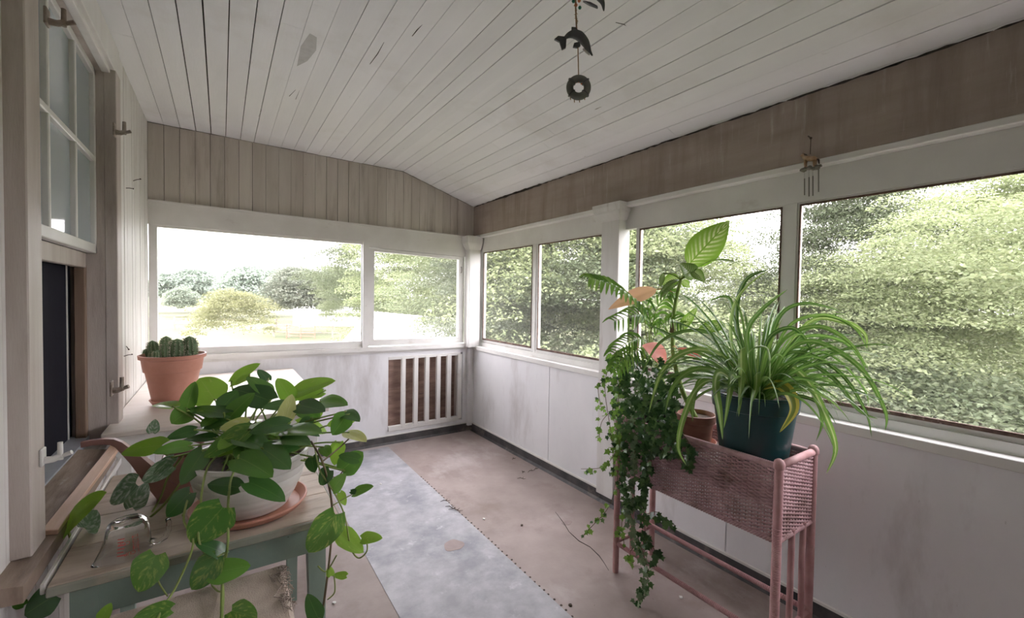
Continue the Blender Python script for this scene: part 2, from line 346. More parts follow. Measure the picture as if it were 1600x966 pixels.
# ------------------------------------------------------------------ the room (metres; x to the right wall, y to the far wall)
XL, XR, YF, YN = -0.456, 2.31, 4.213, -1.15
WX = 2.365                                  # plane of the right-hand screens
RIDGE_X, Z_FLAT_L, Z_RIDGE, Z_LOW = 1.505, 2.742, 2.717, 2.467
def ceil_z(x):
    if x < RIDGE_X: return Z_FLAT_L + (Z_RIDGE-Z_FLAT_L)*(x-XL)/(RIDGE_X-XL)
    return Z_RIDGE + (Z_LOW-Z_RIDGE)*(x-RIDGE_X)/(XR-RIDGE_X)
rnd = random.Random(11)
S = 'structure'

mb = MB(); mb.box(-0.75, 2.75, YN-0.15, YF+0.3, -0.12, 0.0); floor_ = mb.build('floor', M['floor'], kind=S)
mb = MB(); mb.box(0.676, 1.345, -0.9, YF-0.09, 0.0, 0.0025); mb.build('grey_strip', M['strip'], floor_, label='grey worn strip of floor covering')
def blob(px, py, rx, ry, z, seed):
    r = random.Random(seed); c = on(px, py, 'z', z); m_ = MB(); n = 26
    ph = [r.uniform(0, 6.28) for _ in range(3)]
    V = []; 
    for k in range(n):
        a = 2*math.pi*k/n; q = 1+0.10*math.sin(2*a+ph[0])+0.07*math.sin(3*a+ph[1])+0.05*math.sin(5*a+ph[2])
        V.append((c[0]+rx*q*math.cos(a), c[1]+ry*q*math.sin(a), z))
    V2 = [(x, y, z-0.001) for x, y, _ in V]
    m_.add(V+V2, [tuple(range(n))]+[(k, n+k, n+(k+1) % n, (k+1) % n) for k in range(n)]); return m_
for i, (px, py, rx, ry, z) in enumerate([(709, 852, 0.055, 0.062, 0.004), (886, 817, 0.035, 0.028, 0.0015)]):
    blob(px, py, rx, ry, z, 3+i).build('stain', M['stain'], floor_)
mb = MB()                                   # row of tack heads along the seam of the strip
y = 1.2
while y < 3.3:
    mb.lathe([(0.0066, 0.0), (0.005, 0.0022), (0.0, 0.003)], (1.352+rnd.uniform(-0.003, 0.003), y, 0.0), 8); y += rnd.uniform(0.036, 0.05)
mb.build('tack_row', M['nail'], floor_)
mb = MB()                                   # crack across the floor covering
pts = [on(px, py, 'z', 0.0012) for px, py in [(868, 800), (880, 818), (890, 832), (905, 845), (922, 856), (936, 868), (944, 880), (953, 892)]]
pts = [p+np.array([rnd.uniform(-0.006, 0.006), rnd.uniform(-0.006, 0.006), 0]) for p in pts]
mb.tube(pts, [0.001, 0.002, 0.0016, 0.0026, 0.002, 0.0026, 0.0016, 0.001], 5); mb.build('crack', M['gap'], floor_)

# ceiling: narrow boards running away from us, in two slopes
mb = MB(); bk = MB()
x = XL-0.1
xs = []
while x < RIDGE_X-0.03: xs.append(x); x += 0.098
edges = [(a, min(a+0.098, RIDGE_X)) for a in xs]
if edges[-1][1]-edges[-1][0] < 0.04: edges[-2] = (edges[-2][0], RIDGE_X); edges.pop()
x = RIDGE_X
while x < XR+0.02: edges.append((x, min(x+0.0985, XR+0.06))); x += 0.0985
for (a, b) in edges:
    g = rnd.choice([0.0007, 0.0009, 0.0012, 0.0015, 0.002, 0.0034])
    if a >= RIDGE_X-0.01: g = g*1.3+0.0006
    dz = rnd.uniform(-0.0015, 0.0015)
    cuts = [YN] + ([rnd.uniform(0.8, 3.6)] if rnd.random() < 0.5 else []) + [YF+0.02]
    for (u, v) in zip(cuts[:-1], cuts[1:]):
        u2 = u+(0.0012 if u != YN else 0)
        za, zb = ceil_z(a+1e-6)+dz, ceil_z(b-1e-6)+dz
        mb.slab(a+g, b-g, u2, v, za, za+0.014, zb, zb+0.014)
ceil_ = mb.build('ceiling', M['ceil'], kind=S)
bk.slab(XL-0.15, RIDGE_X, YN-0.1, YF+0.2, ceil_z(XL)+0.016, ceil_z(XL)+0.1, Z_RIDGE+0.016, Z_RIDGE+0.1)
bk.slab(RIDGE_X, XR+0.3, YN-0.1, YF+0.2, Z_RIDGE+0.016, Z_RIDGE+0.1, ceil_z(XR+0.3)+0.016, ceil_z(XR+0.3)+0.1)
bk.build('lath_backing', M['gap'], ceil_)
def ceilmark(px, py, L, w, lift=0.004):
    """a curl of lifted paint or a split in a ceiling board"""
    for it in range(3):
        p = on(px, py, 'z', 2.73 if it == 0 else ceil_z(p[0]))
    return p
mb = MB()
for (pts_, w) in [([(830, 243), (858, 232), (885, 219), (918, 210)], 0.005), ([(962, 35), (975, 38), (985, 44)], 0.003), ([(1064, 98), (1072, 107), (1080, 115)], 0.002),
                  ([(644, 56), (652, 46), (660, 38)], 0.006), ([(452, 150), (462, 140)], 0.006), ([(462, 155), (468, 141)], 0.005), ([(578, 100), (590, 84), (600, 66)], 0.004), ([(404, 182), (411, 166)], 0.004)]:
    q = [ceilmark(px, py, 0, 0) for px, py in pts_]
    q = [a-np.array([0, 0, 0.0005]) for a in q]
    mb.tube(q, [w*0.35]+[w*0.5]*(len(q)-2)+[w*0.2], 5)
mb.build('paint_cracks', M['gap'], ceil_)
mb = MB()                                    # patch of bare grey where paint has come off
q = [ceilmark(px, py, 0, 0)-np.array([0, 0, 0.0022]) for px, py in [(464, 103), (470, 72), (484, 52), (495, 58), (494, 78), (480, 95)]]
mb.add(q+[a+np.array([0, 0, 0.003]) for a in q], [tuple(range(6))]+[(k, (k+1) % 6, 6+(k+1) % 6, 6+k) for k in range(6)])
mb.build('bare_patch', mat('bare_primer', (0.45, 0.45, 0.45), (0.53, 0.53, 0.53), 20), ceil_)

# far wall: vertical boards over the head, flat panel under the sill with the slatted opening
G0, G1, GZ0, GZ1 = 1.372, 2.195, 0.125, 0.868
mb = MB(); x = XL; seq = 0
while x < XR:
    w = 0.096 if x < 1.0 else 0.086
    b = min(x+w, XR+0.001); g = rnd.choice([0.0006, 0.0008, 0.0013, 0.002])
    mb.slab(x+g, b-g, YF+rnd.uniform(0, 0.0025), YF+0.02, 2.10, ceil_z(x)+0.012, 2.10, ceil_z(b)+0.012); x = b
wback = mb.build('wall_back', M['backboard'], kind=S)
mb = MB(); mb.slab(XL-0.1, RIDGE_X, YF+0.021, YF+0.05, 2.0, 2.8, 2.0, 2.76); mb.slab(RIDGE_X, XR+0.1, YF+0.021, YF+0.05, 2.0, 2.76, 2.0, 2.5)
mb.build('lining', M['gap'], wback)
mb = MB()
mb.box(XL-0.05, G0, YF, YF+0.04, 0.02, 0.96); mb.box(G1, XR+0.05, YF, YF+0.04, 0.02, 0.94)
mb.box(G0, G1, YF, YF+0.04, GZ1, 0.94); mb.box(G0, G1, YF, YF+0.04, 0.02, GZ0)
mb.build('lower_panel', M['panel'], wback, label='flat white panel under the sill')
# head board, mouldings, sill of the far wall (the porch has settled towards the right)
def zt(x, zl, zr): return zl+(zr-zl)*(x-XL)/(XR-XL)
mb = MB()
mb.slab(XL, XR, YF-0.022, YF+0.05, 1.985, 2.150, 1.975, 2.122); mb.slab(1.168, XR, YF-0.0215, YF+0.05, 1.936, 1.99, 1.908, 1.98); mb.build('trim_1', M['trim'], kind=S)
mb = MB(); mb.slab(XL, XR-0.1, YF-0.034, YF, 2.150, 2.164, 2.122, 2.136); mb.build('trim_2', M['trim'], kind=S)
mb = MB(); mb.slab(XL, XR-0.0, YF-0.045, YF+0.06, 0.952, 0.990, 0.927, 0.966); mb.slab(XL, XR, YF-0.012, YF+0.01, 0.925, 0.952, 0.903, 0.927)
mb.build('trim_3', M['trim'], kind=S)
def screened(name, axis, u0, u1, z0, z1, plane, fr=(0.035, 0.035, 0.035, 0.035), depth=0.035, zt_=(0, 0), rust=False, mt='trim'):
    """one screened opening: frame, screen, and the bead that holds the screen; fr = stile, stile, bottom, top widths outside the opening"""
    mb = MB(); a, b, c, d = fr; dz0, dz1 = zt_
    def put(m_, p0, p1, q0, q1, za, zb, zc, zd):
        if axis == 'x': m_.slab(p0, p1, q0, q1, za, zb, zc, zd)
        else:
            v = [(q0, p0, za), (q1, p0, za), (q1, p1, zc), (q0, p1, zc), (q0, p0, zb), (q1, p0, zb), (q1, p1, zd), (q0, p1, zd)]
            m_.add(v, [(0,3,2,1),(4,5,6,7),(0,1,5,4),(1,2,6,5),(2,3,7,6),(3,0,4,7)])
    put(mb, u0-a, u0, plane, plane+depth, z0-c, z1+d, z0-c, z1+d)
    put(mb, u1, u1+b, plane, plane+depth, z0-c+dz0, z1+d+dz1, z0-c+dz0, z1+d+dz1)
    put(mb, u0, u1, plane, plane+depth, z0-c, z0, z0-c+dz0, z0+dz0)
    put(mb, u0, u1, plane, plane+depth, z1, z1+d, z1+dz1, z1+d+dz1)
    w = mb.build(name, M[mt], kind=S)
    mb = MB(); put(mb, u0, u1, plane+depth*0.6, plane+depth*0.6+0.001, z0, z1, z0+dz0, z1+dz1)
    mb.build('window_screen', M['screen'], w)
    if rust:
        mb = MB(); t = 0.007
        put(mb, u0, u1, plane-0.006, plane+0.004, z0-0.004, z0+0.012, z0-0.004+dz0, z0+0.012+dz0)
        put(mb, u0, u1, plane-0.004, plane+0.004, z1-t, z1+0.002, z1-t+dz1, z1+0.002+dz1)
        put(mb, u0, u0+t, plane-0.004, plane+0.004, z0, z1, z0, z1); put(mb, u1-t, u1, plane-0.004, plane+0.004, z0, z1, z0, z1)
        mb.build('screen_bead', M['rust'], w)
    return w
screened('window_1', 'x', -0.402, 1.112, 1.046, 1.968, YF-0.01, (0.05, 0.05, 0.056, 0.02), 0.05, (-0.008, -0.008))
w2_ = screened('window_2', 'x', 1.222, 2.128, 1.047, 1.900, YF-0.016, (0.055, 0.062, 0.06, 0.03), 0.05, (-0.010, -0.022))
mb = MB(); mb.box(1.112, 1.168, YF-0.03, YF+0.02, 0.975, 1.985); mb.build('trim_4', M['trim'], kind=S)   # post between the two far screens
mb = MB(); mb.lathe([(0.006, 0), (0.005, 0.006), (0, 0.008)], (0, 0, 0), 8)
mb = MB(); mb.tube([(2.150, YF-0.02, 1.80), (2.150, YF-0.036, 1.795), (2.150, YF-0.036, 1.74), (2.150, YF-0.02, 1.735)], 0.004, 6); mb.build('pull_handle', M['nail'], w2_)

# slatted opening: a low balustrade closed behind with plywood
gr = thing('slatted_vent', (1.78, YF, GZ0), 'white slatted balustrade with bare plywood behind, low in the far corner', 'balustrade', None)
mb = MB(); mb.bbox(G0, G1-0.045, YF-0.012, YF+0.03, GZ0-0.004, GZ0+0.045, 0.003); mb.build('rail', M['trim'], gr)
mb = MB(); mb.bbox(G0, G1-0.03, YF-0.006, YF+0.03, GZ1-0.03, GZ1, 0.003); mb.build('rail', M['trim'], gr)
for pxa, pxb in [(627, 633), (646, 652.5), (663.6, 670), (681.5, 687.6), (697.5, 704.2), (714, 720.5)]:
    xa = on(pxa, 610, 'y', YF)[0]; xb = on(pxb, 610, 'y', YF)[0]
    mb = MB(); mb.bbox(xa, xb, YF-0.014, YF+0.022, GZ0+0.02, GZ1-0.015, 0.003); mb.build('baluster', M['trim'], gr)
mb = MB(); mb.box(G0-0.05, G1-0.06, YF+0.075, YF+0.09, GZ0-0.05, GZ1+0.05); mb.build('plywood_panel', M['ply'], gr, label='bare stained plywood backing')
mb = MB(); mb.box(G1-0.06, G1+0.02, YF+0.045, YF+0.09, GZ0-0.05, GZ1+0.05); mb.build('end_board', M['casing'], gr)

# right wall: panels, sill, header, grimy beam
mb = MB()
ys = [YN, -0.30, 1.277, 2.842, YF+0.04]
for a, b in zip(ys[:-1], ys[1:]): mb.box(XR, XR+0.09, a+0.0035, b-0.0035, 0.03, 0.905)
wright = mb.build('wall_right', M['panel'], kind=S)
mb = MB(); mb.box(XR+0.012, XR+0.085, YN, YF, 0.02, 0.9); mb.build('lining', M['gap'], wright)
mb = MB(); mb.bbox(XR-0.022, XR+0.10, YN, YF-0.02, 0.900, 0.942, 0.003); mb.build('trim_5', M['trim'], kind=S)
mb = MB(); mb.box(WX-0.012, WX+0.05, YN, YF, 0.942, 0.985); mb.build('trim_6', M['trim'], kind=S)
mb = MB(); mb.box(WX-0.012, WX+0.04, YN, YF, 1.968, 2.142); mb.build('trim_7', M['trim'], kind=S)
mb = MB(); mb.bbox(XR-0.008, XR+0.14, YN, YF+0.02, 2.116, 2.146, 0.004); mb.build('trim_8', M['trim'], kind=S)
mb = MB(); mb.box(XR, XR+0.16, YN, YF+0.02, 2.143, 2.50); mb.build('trim_9', M['beam'], kind=S)
fr = (0.03, 0.03, 0.03, 0.03)
screened('window_3', 'y', 3.185, 4.07, 1.018, 1.958, WX, fr, 0.035, rust=True)
screened('window_4', 'y', 2.29, 3.095, 1.015, 1.958, WX, fr, 0.035, rust=True)
screened('window_5', 'y', 1.065, 1.965, 1.010, 1.958, WX, fr, 0.035, rust=True)
screened('window_6', 'y', -0.85, 0.985, 1.010, 1.958, WX, fr, 0.035, rust=True)
mb = MB(); mb.box(WX-0.004, WX+0.04, 3.125, 3.155, 0.985, 1.99); mb.build('trim_10', M['trim'], kind=S)
mb = MB(); mb.box(WX-0.006, WX+0.04, 0.995, 1.052, 0.985, 1.99); mb.build('trim_11', M['trim'], kind=S)
mb = MB(); mb.box(WX-0.006, WX+0.04, YN, -0.88, 0.94, 2.12); mb.build('trim_12', M['trim'], kind=S)
mb = MB(); mb.box(WX-0.006, WX+0.04, 4.10, YF+0.02, 0.985, 1.99); mb.build('trim_13', M['trim'], kind=S)
# ragged black line where ceiling meets beam
mb = MB(); y = YN; p = []; rr = []
while y < YF:
    p.append((XR-0.001+rnd.uniform(-0.002, 0.002), y, Z_LOW+0.0015+rnd.uniform(-0.003, 0.003)))
    rr.append(rnd.choice([0.003, 0.004, 0.0055, 0.007]) + (0.008 if 3.0 < y < 3.75 else 0)); y += 0.03
mb.tube(p, rr, 6); mb.build('trim_14', M['gap'], kind=S)
mb = MB(); p = [(XL+0.05*i, YF-0.001, ceil_z(XL+0.05*i)-0.001) for i in range(56)]
mb.tube(p, [rnd.choice([0.0015, 0.002, 0.003]) for _ in p], 5); mb.build('trim_15', M['gap'], kind=S)

# square columns with moulded caps
def capital(mb, x0, x1, y0, y1, steps):
    """stacked flare: steps = (z0, z1, grow0, grow1)"""
    for z0, z1, g0, g1 in steps:
        a = [(x0-g0, y0-g0, z0), (x1, y0-g0, z0), (x1, y1+g0, z0), (x0-g0, y1+g0, z0)]
        b = [(x0-g1, y0-g1, z1), (x1, y0-g1, z1), (x1, y1+g1, z1), (x0-g1, y1+g1, z1)]
        mb.hexa(a, b)
mb = MB(); mb.bbox(XR-0.03, WX+0.03, 2.078, 2.243, 0.06, 2.12, 0.004)
capital(mb, XR-0.03, WX+0.03, 2.078, 2.243, [(2.030, 2.040, 0.004, 0.012), (2.040, 2.080, 0.012, 0.030), (2.080, 2.092, 0.034, 0.034), (2.092, 2.120, 0.040, 0.044), (2.120, 2.146, 0.048, 0.048)])
mb.build('trim_16', M['column'], kind=S)
mb = MB(); mb.bbox(2.205, XR+0.03, YF-0.115, YF+0.01, 0.93, 2.12, 0.005)
capital(mb, 2.205, XR+0.03, YF-0.115, YF+0.0, [(1.985, 2.002, 0.006, 0.012), (2.002, 2.035, 0.014, 0.034), (2.035, 2.05, 0.034, 0.040), (2.05, 2.108, 0.044, 0.048), (2.108, 2.126, 0.050, 0.050)])
mb.build('trim_17', M['column'], kind=S)
mb = MB(); mb.box(2.245, XR+0.01, YF-0.05, YF+0.01, 0.06, 0.91); mb.build('trim_18', M['panel'], kind=S)

# black cove base with the ledge above it
def cove(mb, p0, p1, nrm, h=0.078):
    p0 = np.array(p0, float); p1 = np.array(p1, float); n_ = np.array(nrm, float); prof = [(0.0, h), (0.014, h), (0.016, 0.02), (0.03, 0.0)]
    V = []
    for P_ in (p0, p1):
        for d, z in prof: V.append(tuple(P_+n_*d+np.array([0, 0, z])))
    k = len(prof); mb.add(V, [(i, i+1, k+i+1, k+i) for i in range(k-1)]+[tuple(range(k)), tuple(reversed(range(k, 2*k)))])
mb = MB(); cove(mb, (XR, YN, 0), (XR, YF, 0), (-1, 0, 0)); mb.build('baseboard_right', M['base'], kind=S)
mb = MB(); cove(mb, (XL, YF, 0), (XR, YF, 0), (0, -1, 0)); mb.build('baseboard_back', M['base'], kind=S)
mb = MB(); cove(mb, (XL, YN, 0), (XL, YF, 0), (1, 0, 0)); mb.build('baseboard_left', M['base'], kind=S)
mb = MB(); mb.box(XR-0.014, XR, YN, YF, 0.078, 0.09); mb.box(XL, XR, YF-0.013, YF, 0.078, 0.088); mb.build('trim_19', M['trim'], kind=S)

# left wall: narrow boards round the deep old window
WY0, WY1, WZ0, WZ1 = 1.735, 2.80, 0.79, 2.53
mb = MB(); y = YN
while y < YF:
    b = min(y+0.052, YF+0.01); g = rnd.choice([0.0005, 0.0008, 0.0012])
    zs_ = [(0.05, ceil_z(XL)+0.01)]
    if b > WY0 and y < WY1: zs_ = [(0.05, WZ0-0.05), (WZ1, ceil_z(XL)+0.01)]
    for a0, a1 in zs_: mb.box(XL-0.018, XL+rnd.uniform(-0.001, 0.001), y+g, b-g, a0, a1)
    y = b
wleft = mb.build('wall_left', M['leftboard'], kind=S)
mb = MB()
mb.box(XL-0.11, XL-0.016, YN, WY0, 0.0, 2.76); mb.box(XL-0.11, XL-0.016, WY1, YF+0.02, 0.0, 2.76)
mb.box(XL-0.11, XL-0.016, WY0, WY1, 0.0, WZ0-0.04); mb.box(XL-0.11, XL-0.016, WY0, WY1, WZ1, 2.76)
mb.build('lining', M['casing'], wleft)
# room behind the window, its unlit darkness painted near-black
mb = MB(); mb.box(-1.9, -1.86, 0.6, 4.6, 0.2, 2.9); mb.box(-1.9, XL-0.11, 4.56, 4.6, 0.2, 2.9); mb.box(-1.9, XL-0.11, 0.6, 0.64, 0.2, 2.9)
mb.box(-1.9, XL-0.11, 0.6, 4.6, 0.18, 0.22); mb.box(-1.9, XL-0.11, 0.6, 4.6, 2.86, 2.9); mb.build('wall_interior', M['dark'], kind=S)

win = thing('window_7', (XL, 2.27, WZ0), None, None); tag(win, kind=S)
mb = MB(); mb.bbox(XL-0.005, -0.415, 1.628, 1.735, 0.775, 2.70, 0.003); mb.build('casing', M['casing'], win)
mb = MB(); mb.bbox(XL-0.005, -0.415, 2.795, 2.902, 0.77, 2.53, 0.003); mb.build('casing', M['casing'], win)
mb = MB(); mb.bbox(XL-0.005, -0.418, 1.72, 2.902, 2.53, 2.66, 0.003); mb.bbox(XL-0.012, -0.436, 1.735, 2.80, 2.512, 2.535, 0.003); mb.build('head_casing', M['leftboard'], win)
mb = MB(); mb.box(-0.60, XL-0.004, 2.797, 2.83, WZ0, 2.55); mb.box(-0.60, XL-0.004, 1.70, 1.733, WZ0, 2.55); mb.box(-0.60, XL-0.004, 1.70, 2.83, 2.515, 2.55); mb.build('jamb', M['casing'], win)
sash = MB(); X0, X1 = -0.522, -0.488; y0, y1, z0, z1 = 1.738, 2.796, 1.655, 2.515
sash.bbox(X0, X1, y0, y0+0.045, z0, z1, 0.003); sash.bbox(X0, X1, y1-0.022, y1, z0, z1, 0.003)
sash.bbox(X0, X1, y0, y1, z0, z0+0.042, 0.003); sash.bbox(X0, X1, y0, y1, z1-0.03, z1, 0.003)
so = sash.build('upper_sash', M['trim'], win)
mb = MB()
for ym in (2.13, 2.465): mb.bbox(X0+0.006, X1, ym-0.011, ym+0.011, z0+0.04, z1-0.025, 0.003)
mb.bbox(X0+0.006, X1+0.001, y0+0.04, y1-0.02, 2.082, 2.106, 0.003); mb.build('muntin', M['trim'], so)
for ya, yb in ((y0+0.045, 2.119), (2.141, 2.454), (2.476, y1-0.022)):
    for za, zb in ((z0+0.042, 2.082), (2.106, z1-0.03)):
        mb = MB(); mb.box(X0+0.012, X0+0.016, ya-0.004, yb+0.004, za-0.004, zb+0.004); mb.build('pane', M['pane'], so)
mb = MB(); mb.bbox(-0.552, -0.522, y0, y1-0.02, 1.585, 1.655, 0.003); mb.build('meeting_rail', M['casing'], win)
mb = MB(); mb.bbox(-0.562, -0.524, 2.76, 2.797, 0.79, 1.60, 0.003); mb.build('inner_jamb', M['jambwood'], win, label='bare wooden inner jamb')
mb = MB(); mb.box(-0.586, -0.580, 1.72, 2.90, 0.80, 1.62); mb.build('unlit_room_sheet', M['dark'], win, label='blue-black sheet filling the open lower sash, standing for the unlit room behind')  # opaque sheet painted near-black in place of the unlit room
mb = MB()
for py_ in (105.3, 112.3):
    a = on(py_, 500, 'x', -0.577)[1]; mb.box(-0.580, -0.576, a-0.004, a+0.004, 0.80, 1.60)
mb.build('track', M['trim'], win, label='two thin white tracks')
mb = MB(); mb.slab(-0.60, -0.520, 1.735, 2.79, 0.770, 0.800, 0.760, 0.792); mb.build('stool', mat('grey_blue_sill', (0.33, 0.35, 0.40), (0.42, 0.44, 0.48), 4), win, label='grey-blue inner sill')
mb = MB(); mb.slab(-0.52, -0.398, 1.50, 2.60, 0.730, 0.784, 0.722, 0.764); mb.build('sill', M['sill'], win, label='bare weathered wooden outer sill')
def pintle(y, z, painted=False, s=1.0):
    mb = MB(); x0 = -0.415
    mb.bbox(x0, x0+0.007, y-0.022*s, y+0.022*s, z-0.032*s, z+0.028*s, 0.002)
    mb.tube([(x0+0.004, y, z-0.012), (x0+0.025, y, z-0.012), (x0+0.042, y, z-0.004)], [0.013*s, 0.011*s, 0.010*s], 8)
    mb.tube([(x0+0.038, y, z-0.016), (x0+0.038, y, z+0.042*s)], [0.008*s, 0.007*s], 10)
    mb.tube([(x0+0.042, y, z-0.006), (x0+0.062, y-0.004, z+0.002)], [0.007*s, 0.008*s], 8)
    mb.build('hinge_pintle', M['trim' if painted else 'iron'], win, smooth=True, angle=40)
p_ = on(82, 28, 'x', -0.40); pintle(p_[1], p_[2], s=0.8)
p_ = on(184, 203, 'x', -0.40); pintle(p_[1], p_[2])
p_ = on(180, 606, 'x', -0.40); pintle(p_[1], p_[2], s=1.1)
p_ = on(76, 712, 'x', -0.40); pintle(p_[1], p_[2], painted=True, s=0.8)

# unseen wall behind us, made dark to cut light bounced from there
mb = MB(); mb.box(XL-0.1, XR+0.16, YN-0.08, YN, 0.0, 2.78); mb.build('wall_front', M['dark_wall'], kind=S)

# ------------------------------------------------------------------ outside: ground, building, fence
GZ = -2.6
mb = MB(); mb.box(-220, 260, -120, 420, GZ-1.0, GZ); mb.build('ground', M['grass'], kind=S)
# ------------------------------------------------------------------ trees: trunk with forks, crown of sprays of leaves
def raw_mesh(name, V, F4, mats, smooth=False):
    me = bpy.data.meshes.new(name); n = len(V); k = len(F4)
    me.vertices.add(n); me.vertices.foreach_set('co', np.asarray(V, np.float32).ravel())
    me.loops.add(4*k); me.loops.foreach_set('vertex_index', np.asarray(F4, np.int32).ravel())
    me.polygons.add(k); me.polygons.foreach_set('loop_start', np.arange(0, 4*k, 4, dtype=np.int32))
    me.update(calc_edges=True); me.validate()
    for m_ in mats: me.materials.append(m_)
    return me
def leaf_cloud(rng, centers, sizes, per, leaf, flat=0.4, up=0.8, droop=0.0):
    """sprays of small folded leaves around each centre"""
    C = np.repeat(centers, per, 0); Sz = np.repeat(sizes, per, 0)[:, None]
    n = len(C)
    off = rng.normal(0, 1, (n, 3)); off /= np.maximum(1, np.linalg.norm(off, axis=1, keepdims=True)/1.5)
    off *= np.array([1, 1, flat])*Sz*0.5
    rad = np.linalg.norm(off[:, :2], axis=1, keepdims=True)
    off[:, 2:3] -= droop*rad**2/np.maximum(Sz, 0.1)
    P = C+off
    nr = rng.normal(0, 1, (n, 3)); nr[:, 2] = np.abs(nr[:, 2])+up; nr /= np.linalg.norm(nr, axis=1, keepdims=True)
    d = rng.normal(0, 1, (n, 3)); d[:, 2] -= 0.3; d -= nr*np.sum(d*nr, 1, keepdims=True); d /= np.linalg.norm(d, axis=1, keepdims=True)
    w = np.cross(nr, d); L = leaf*rng.uniform(0.65, 1.3, (n, 1)); W = L*0.30
    V = np.stack([P, P+d*L*0.45+w*W+nr*L*0.06, P+d*L, P+d*L*0.45-w*W+nr*L*0.06], 1).reshape(-1, 3)
    F = np.arange(4*n).reshape(-1, 4)
    return V, F
def tree_meshes(seed, H, R, crown_z, leaf, ncl, per, cl=0.9, forks=5, trunk=0.13, lean=(0, 0), weep=0.0, lower=0.25, flat=0.20):
    """returns (trunk builder, leaf vertices, leaf faces) for a tree standing at the origin"""
    rng = np.random.default_rng(seed); r = random.Random(seed); mb = MB()
    cz = (H+crown_z)/2; rz = (H-crown_z)/2
    top = np.array([lean[0], lean[1], H*0.72]); mid = np.array([lean[0]*0.35+r.uniform(-.1, .1), lean[1]*0.35+r.uniform(-.1, .1), H*0.33])
    mb.tube([(0, 0, -0.1), (0, 0, H*0.12), mid, (mid+top)/2+np.array([r.uniform(-.15, .15), r.uniform(-.15, .15), 0]), top], [trunk*1.3, trunk, trunk*0.8, trunk*0.5, trunk*0.2], 9)
    tips = []
    for i in range(forks):
        a = 2*math.pi*(i+r.random()*0.7)/forks; t = r.uniform(0.25, 0.75); s_ = mid*(1-t)+top*t
        e = np.array([math.cos(a)*R*r.uniform(0.55, 0.85), math.sin(a)*R*r.uniform(0.55, 0.85), s_[2]+r.uniform(0.05, 0.5)*rz+0.2])
        k = (s_+e)/2+np.array([r.uniform(-.2, .2), r.uniform(-.2, .2), r.uniform(0, .35)])
        mb.tube([s_, k, e], [trunk*0.45, trunk*0.28, trunk*0.08], 6); tips.append((k, e))
        for j in range(2):
            b = a+r.uniform(-.8, .8); e2 = k+np.array([math.cos(b), math.sin(b), r.uniform(-0.1, 0.6)])*R*0.4
            mb.tube([k, (k+e2)/2+np.array([0, 0, .08]), e2], [trunk*0.2, trunk*0.12, trunk*0.04], 5)
    d = rng.normal(0, 1, (ncl, 3)); d /= np.linalg.norm(d, axis=1, keepdims=True)
    d[:, 2] = np.where(d[:, 2] < -lower*2, -d[:, 2], d[:, 2])
    q = rng.uniform(0.28, 1.0, (ncl, 1))**0.55
    # bumpy outline: big lobes
    lob = rng.normal(0, 1, (9, 3)); lob /= np.linalg.norm(lob, axis=1, keepdims=True)
    bump_ = 0.80+0.30*np.max(np.clip(d@lob.T, 0, 1)**6, axis=1, keepdims=True)
    C = d*q*bump_*np.array([R, R, rz])+np.array([lean[0]*0.7, lean[1]*0.7, cz])
    C[:, 2] -= weep*(np.linalg.norm(C[:, :2], axis=1)/R)**2
    sz = cl*rng.uniform(0.6, 1.3, ncl)
    V, F = leaf_cloud(rng, C, sz, per, leaf, flat, 0.9, 0.35)
    return mb, V, F
TP = {}
def proto(key, leafm, **kw):
    mb, V, F = tree_meshes(**kw)
    tm = bpy.data.meshes.new('trunk'); tm.from_pydata(mb.v, [], mb.f); tm.polygons.foreach_set('use_smooth', [True]*len(tm.polygons)); tm.materials.append(M['trunk'])
    TP[key] = (tm, raw_mesh('crown', V, F, [leafm]))
def tree(key, name, loc, scale, rz, label, cat='tree', group=None, lm=None):
    t = thing(name, loc, label, cat, group); t.rotation_euler = (0, 0, rz)
    t.scale = (scale,)*3 if not hasattr(scale, '__len__') else tuple(scale)
    for nm, me in zip(('trunk', 'crown'), TP[key]):
        o = bpy.data.objects.new(nm, me); COL.objects.link(o); o.parent = t
    if lm is not None:
        me = TP[key][1].copy(); me.materials.clear(); me.materials.append(lm); t.children[1].data = me
    return t
LM_b = leafmat('bright_leaves', [(0.0, (0.232, 0.284, 0.154)), (0.5, (0.306, 0.350, 0.209)), (1.0, (0.387, 0.421, 0.281))], 0.6, 0.45, spec=0.25)
LM_m = leafmat('mid_leaves', [(0.0, (0.138, 0.176, 0.109)), (0.5, (0.194, 0.231, 0.150)), (1.0, (0.256, 0.290, 0.198))], 0.6, 0.40, spec=0.25)
LM_d = leafmat('grey_green_leaves', [(0.0, (0.167, 0.194, 0.154)), (0.6, (0.248, 0.273, 0.220)), (1.0, (0.355, 0.374, 0.308))], 0.6, 0.3, spec=0.25)
LM_y = leafmat('yellow_green_leaves', [(0.0, (0.229, 0.248, 0.127)), (0.6, (0.299, 0.313, 0.175)), (1.0, (0.358, 0.368, 0.235))], 0.6, 0.45, spec=0.2)
LM_f = leafmat('far_hazed_leaves', [(0.0, (0.326, 0.378, 0.334)), (0.6, (0.432, 0.486, 0.432)), (1.0, (0.539, 0.592, 0.522))], 0.7, 0.3, spec=0.1)  # paler and bluer: distance haze put into the leaf colour
proto('broad', LM_b, seed=3, H=8.4, R=3.3, crown_z=0.3, leaf=0.072, ncl=175, per=640, cl=1.35, forks=7, trunk=0.16, weep=0.5)
proto('tall', LM_m, seed=8, H=9.6, R=2.7, crown_z=0.6, leaf=0.07, ncl=165, per=620, cl=1.25, forks=7, trunk=0.15, lean=(0.5, 0.2))
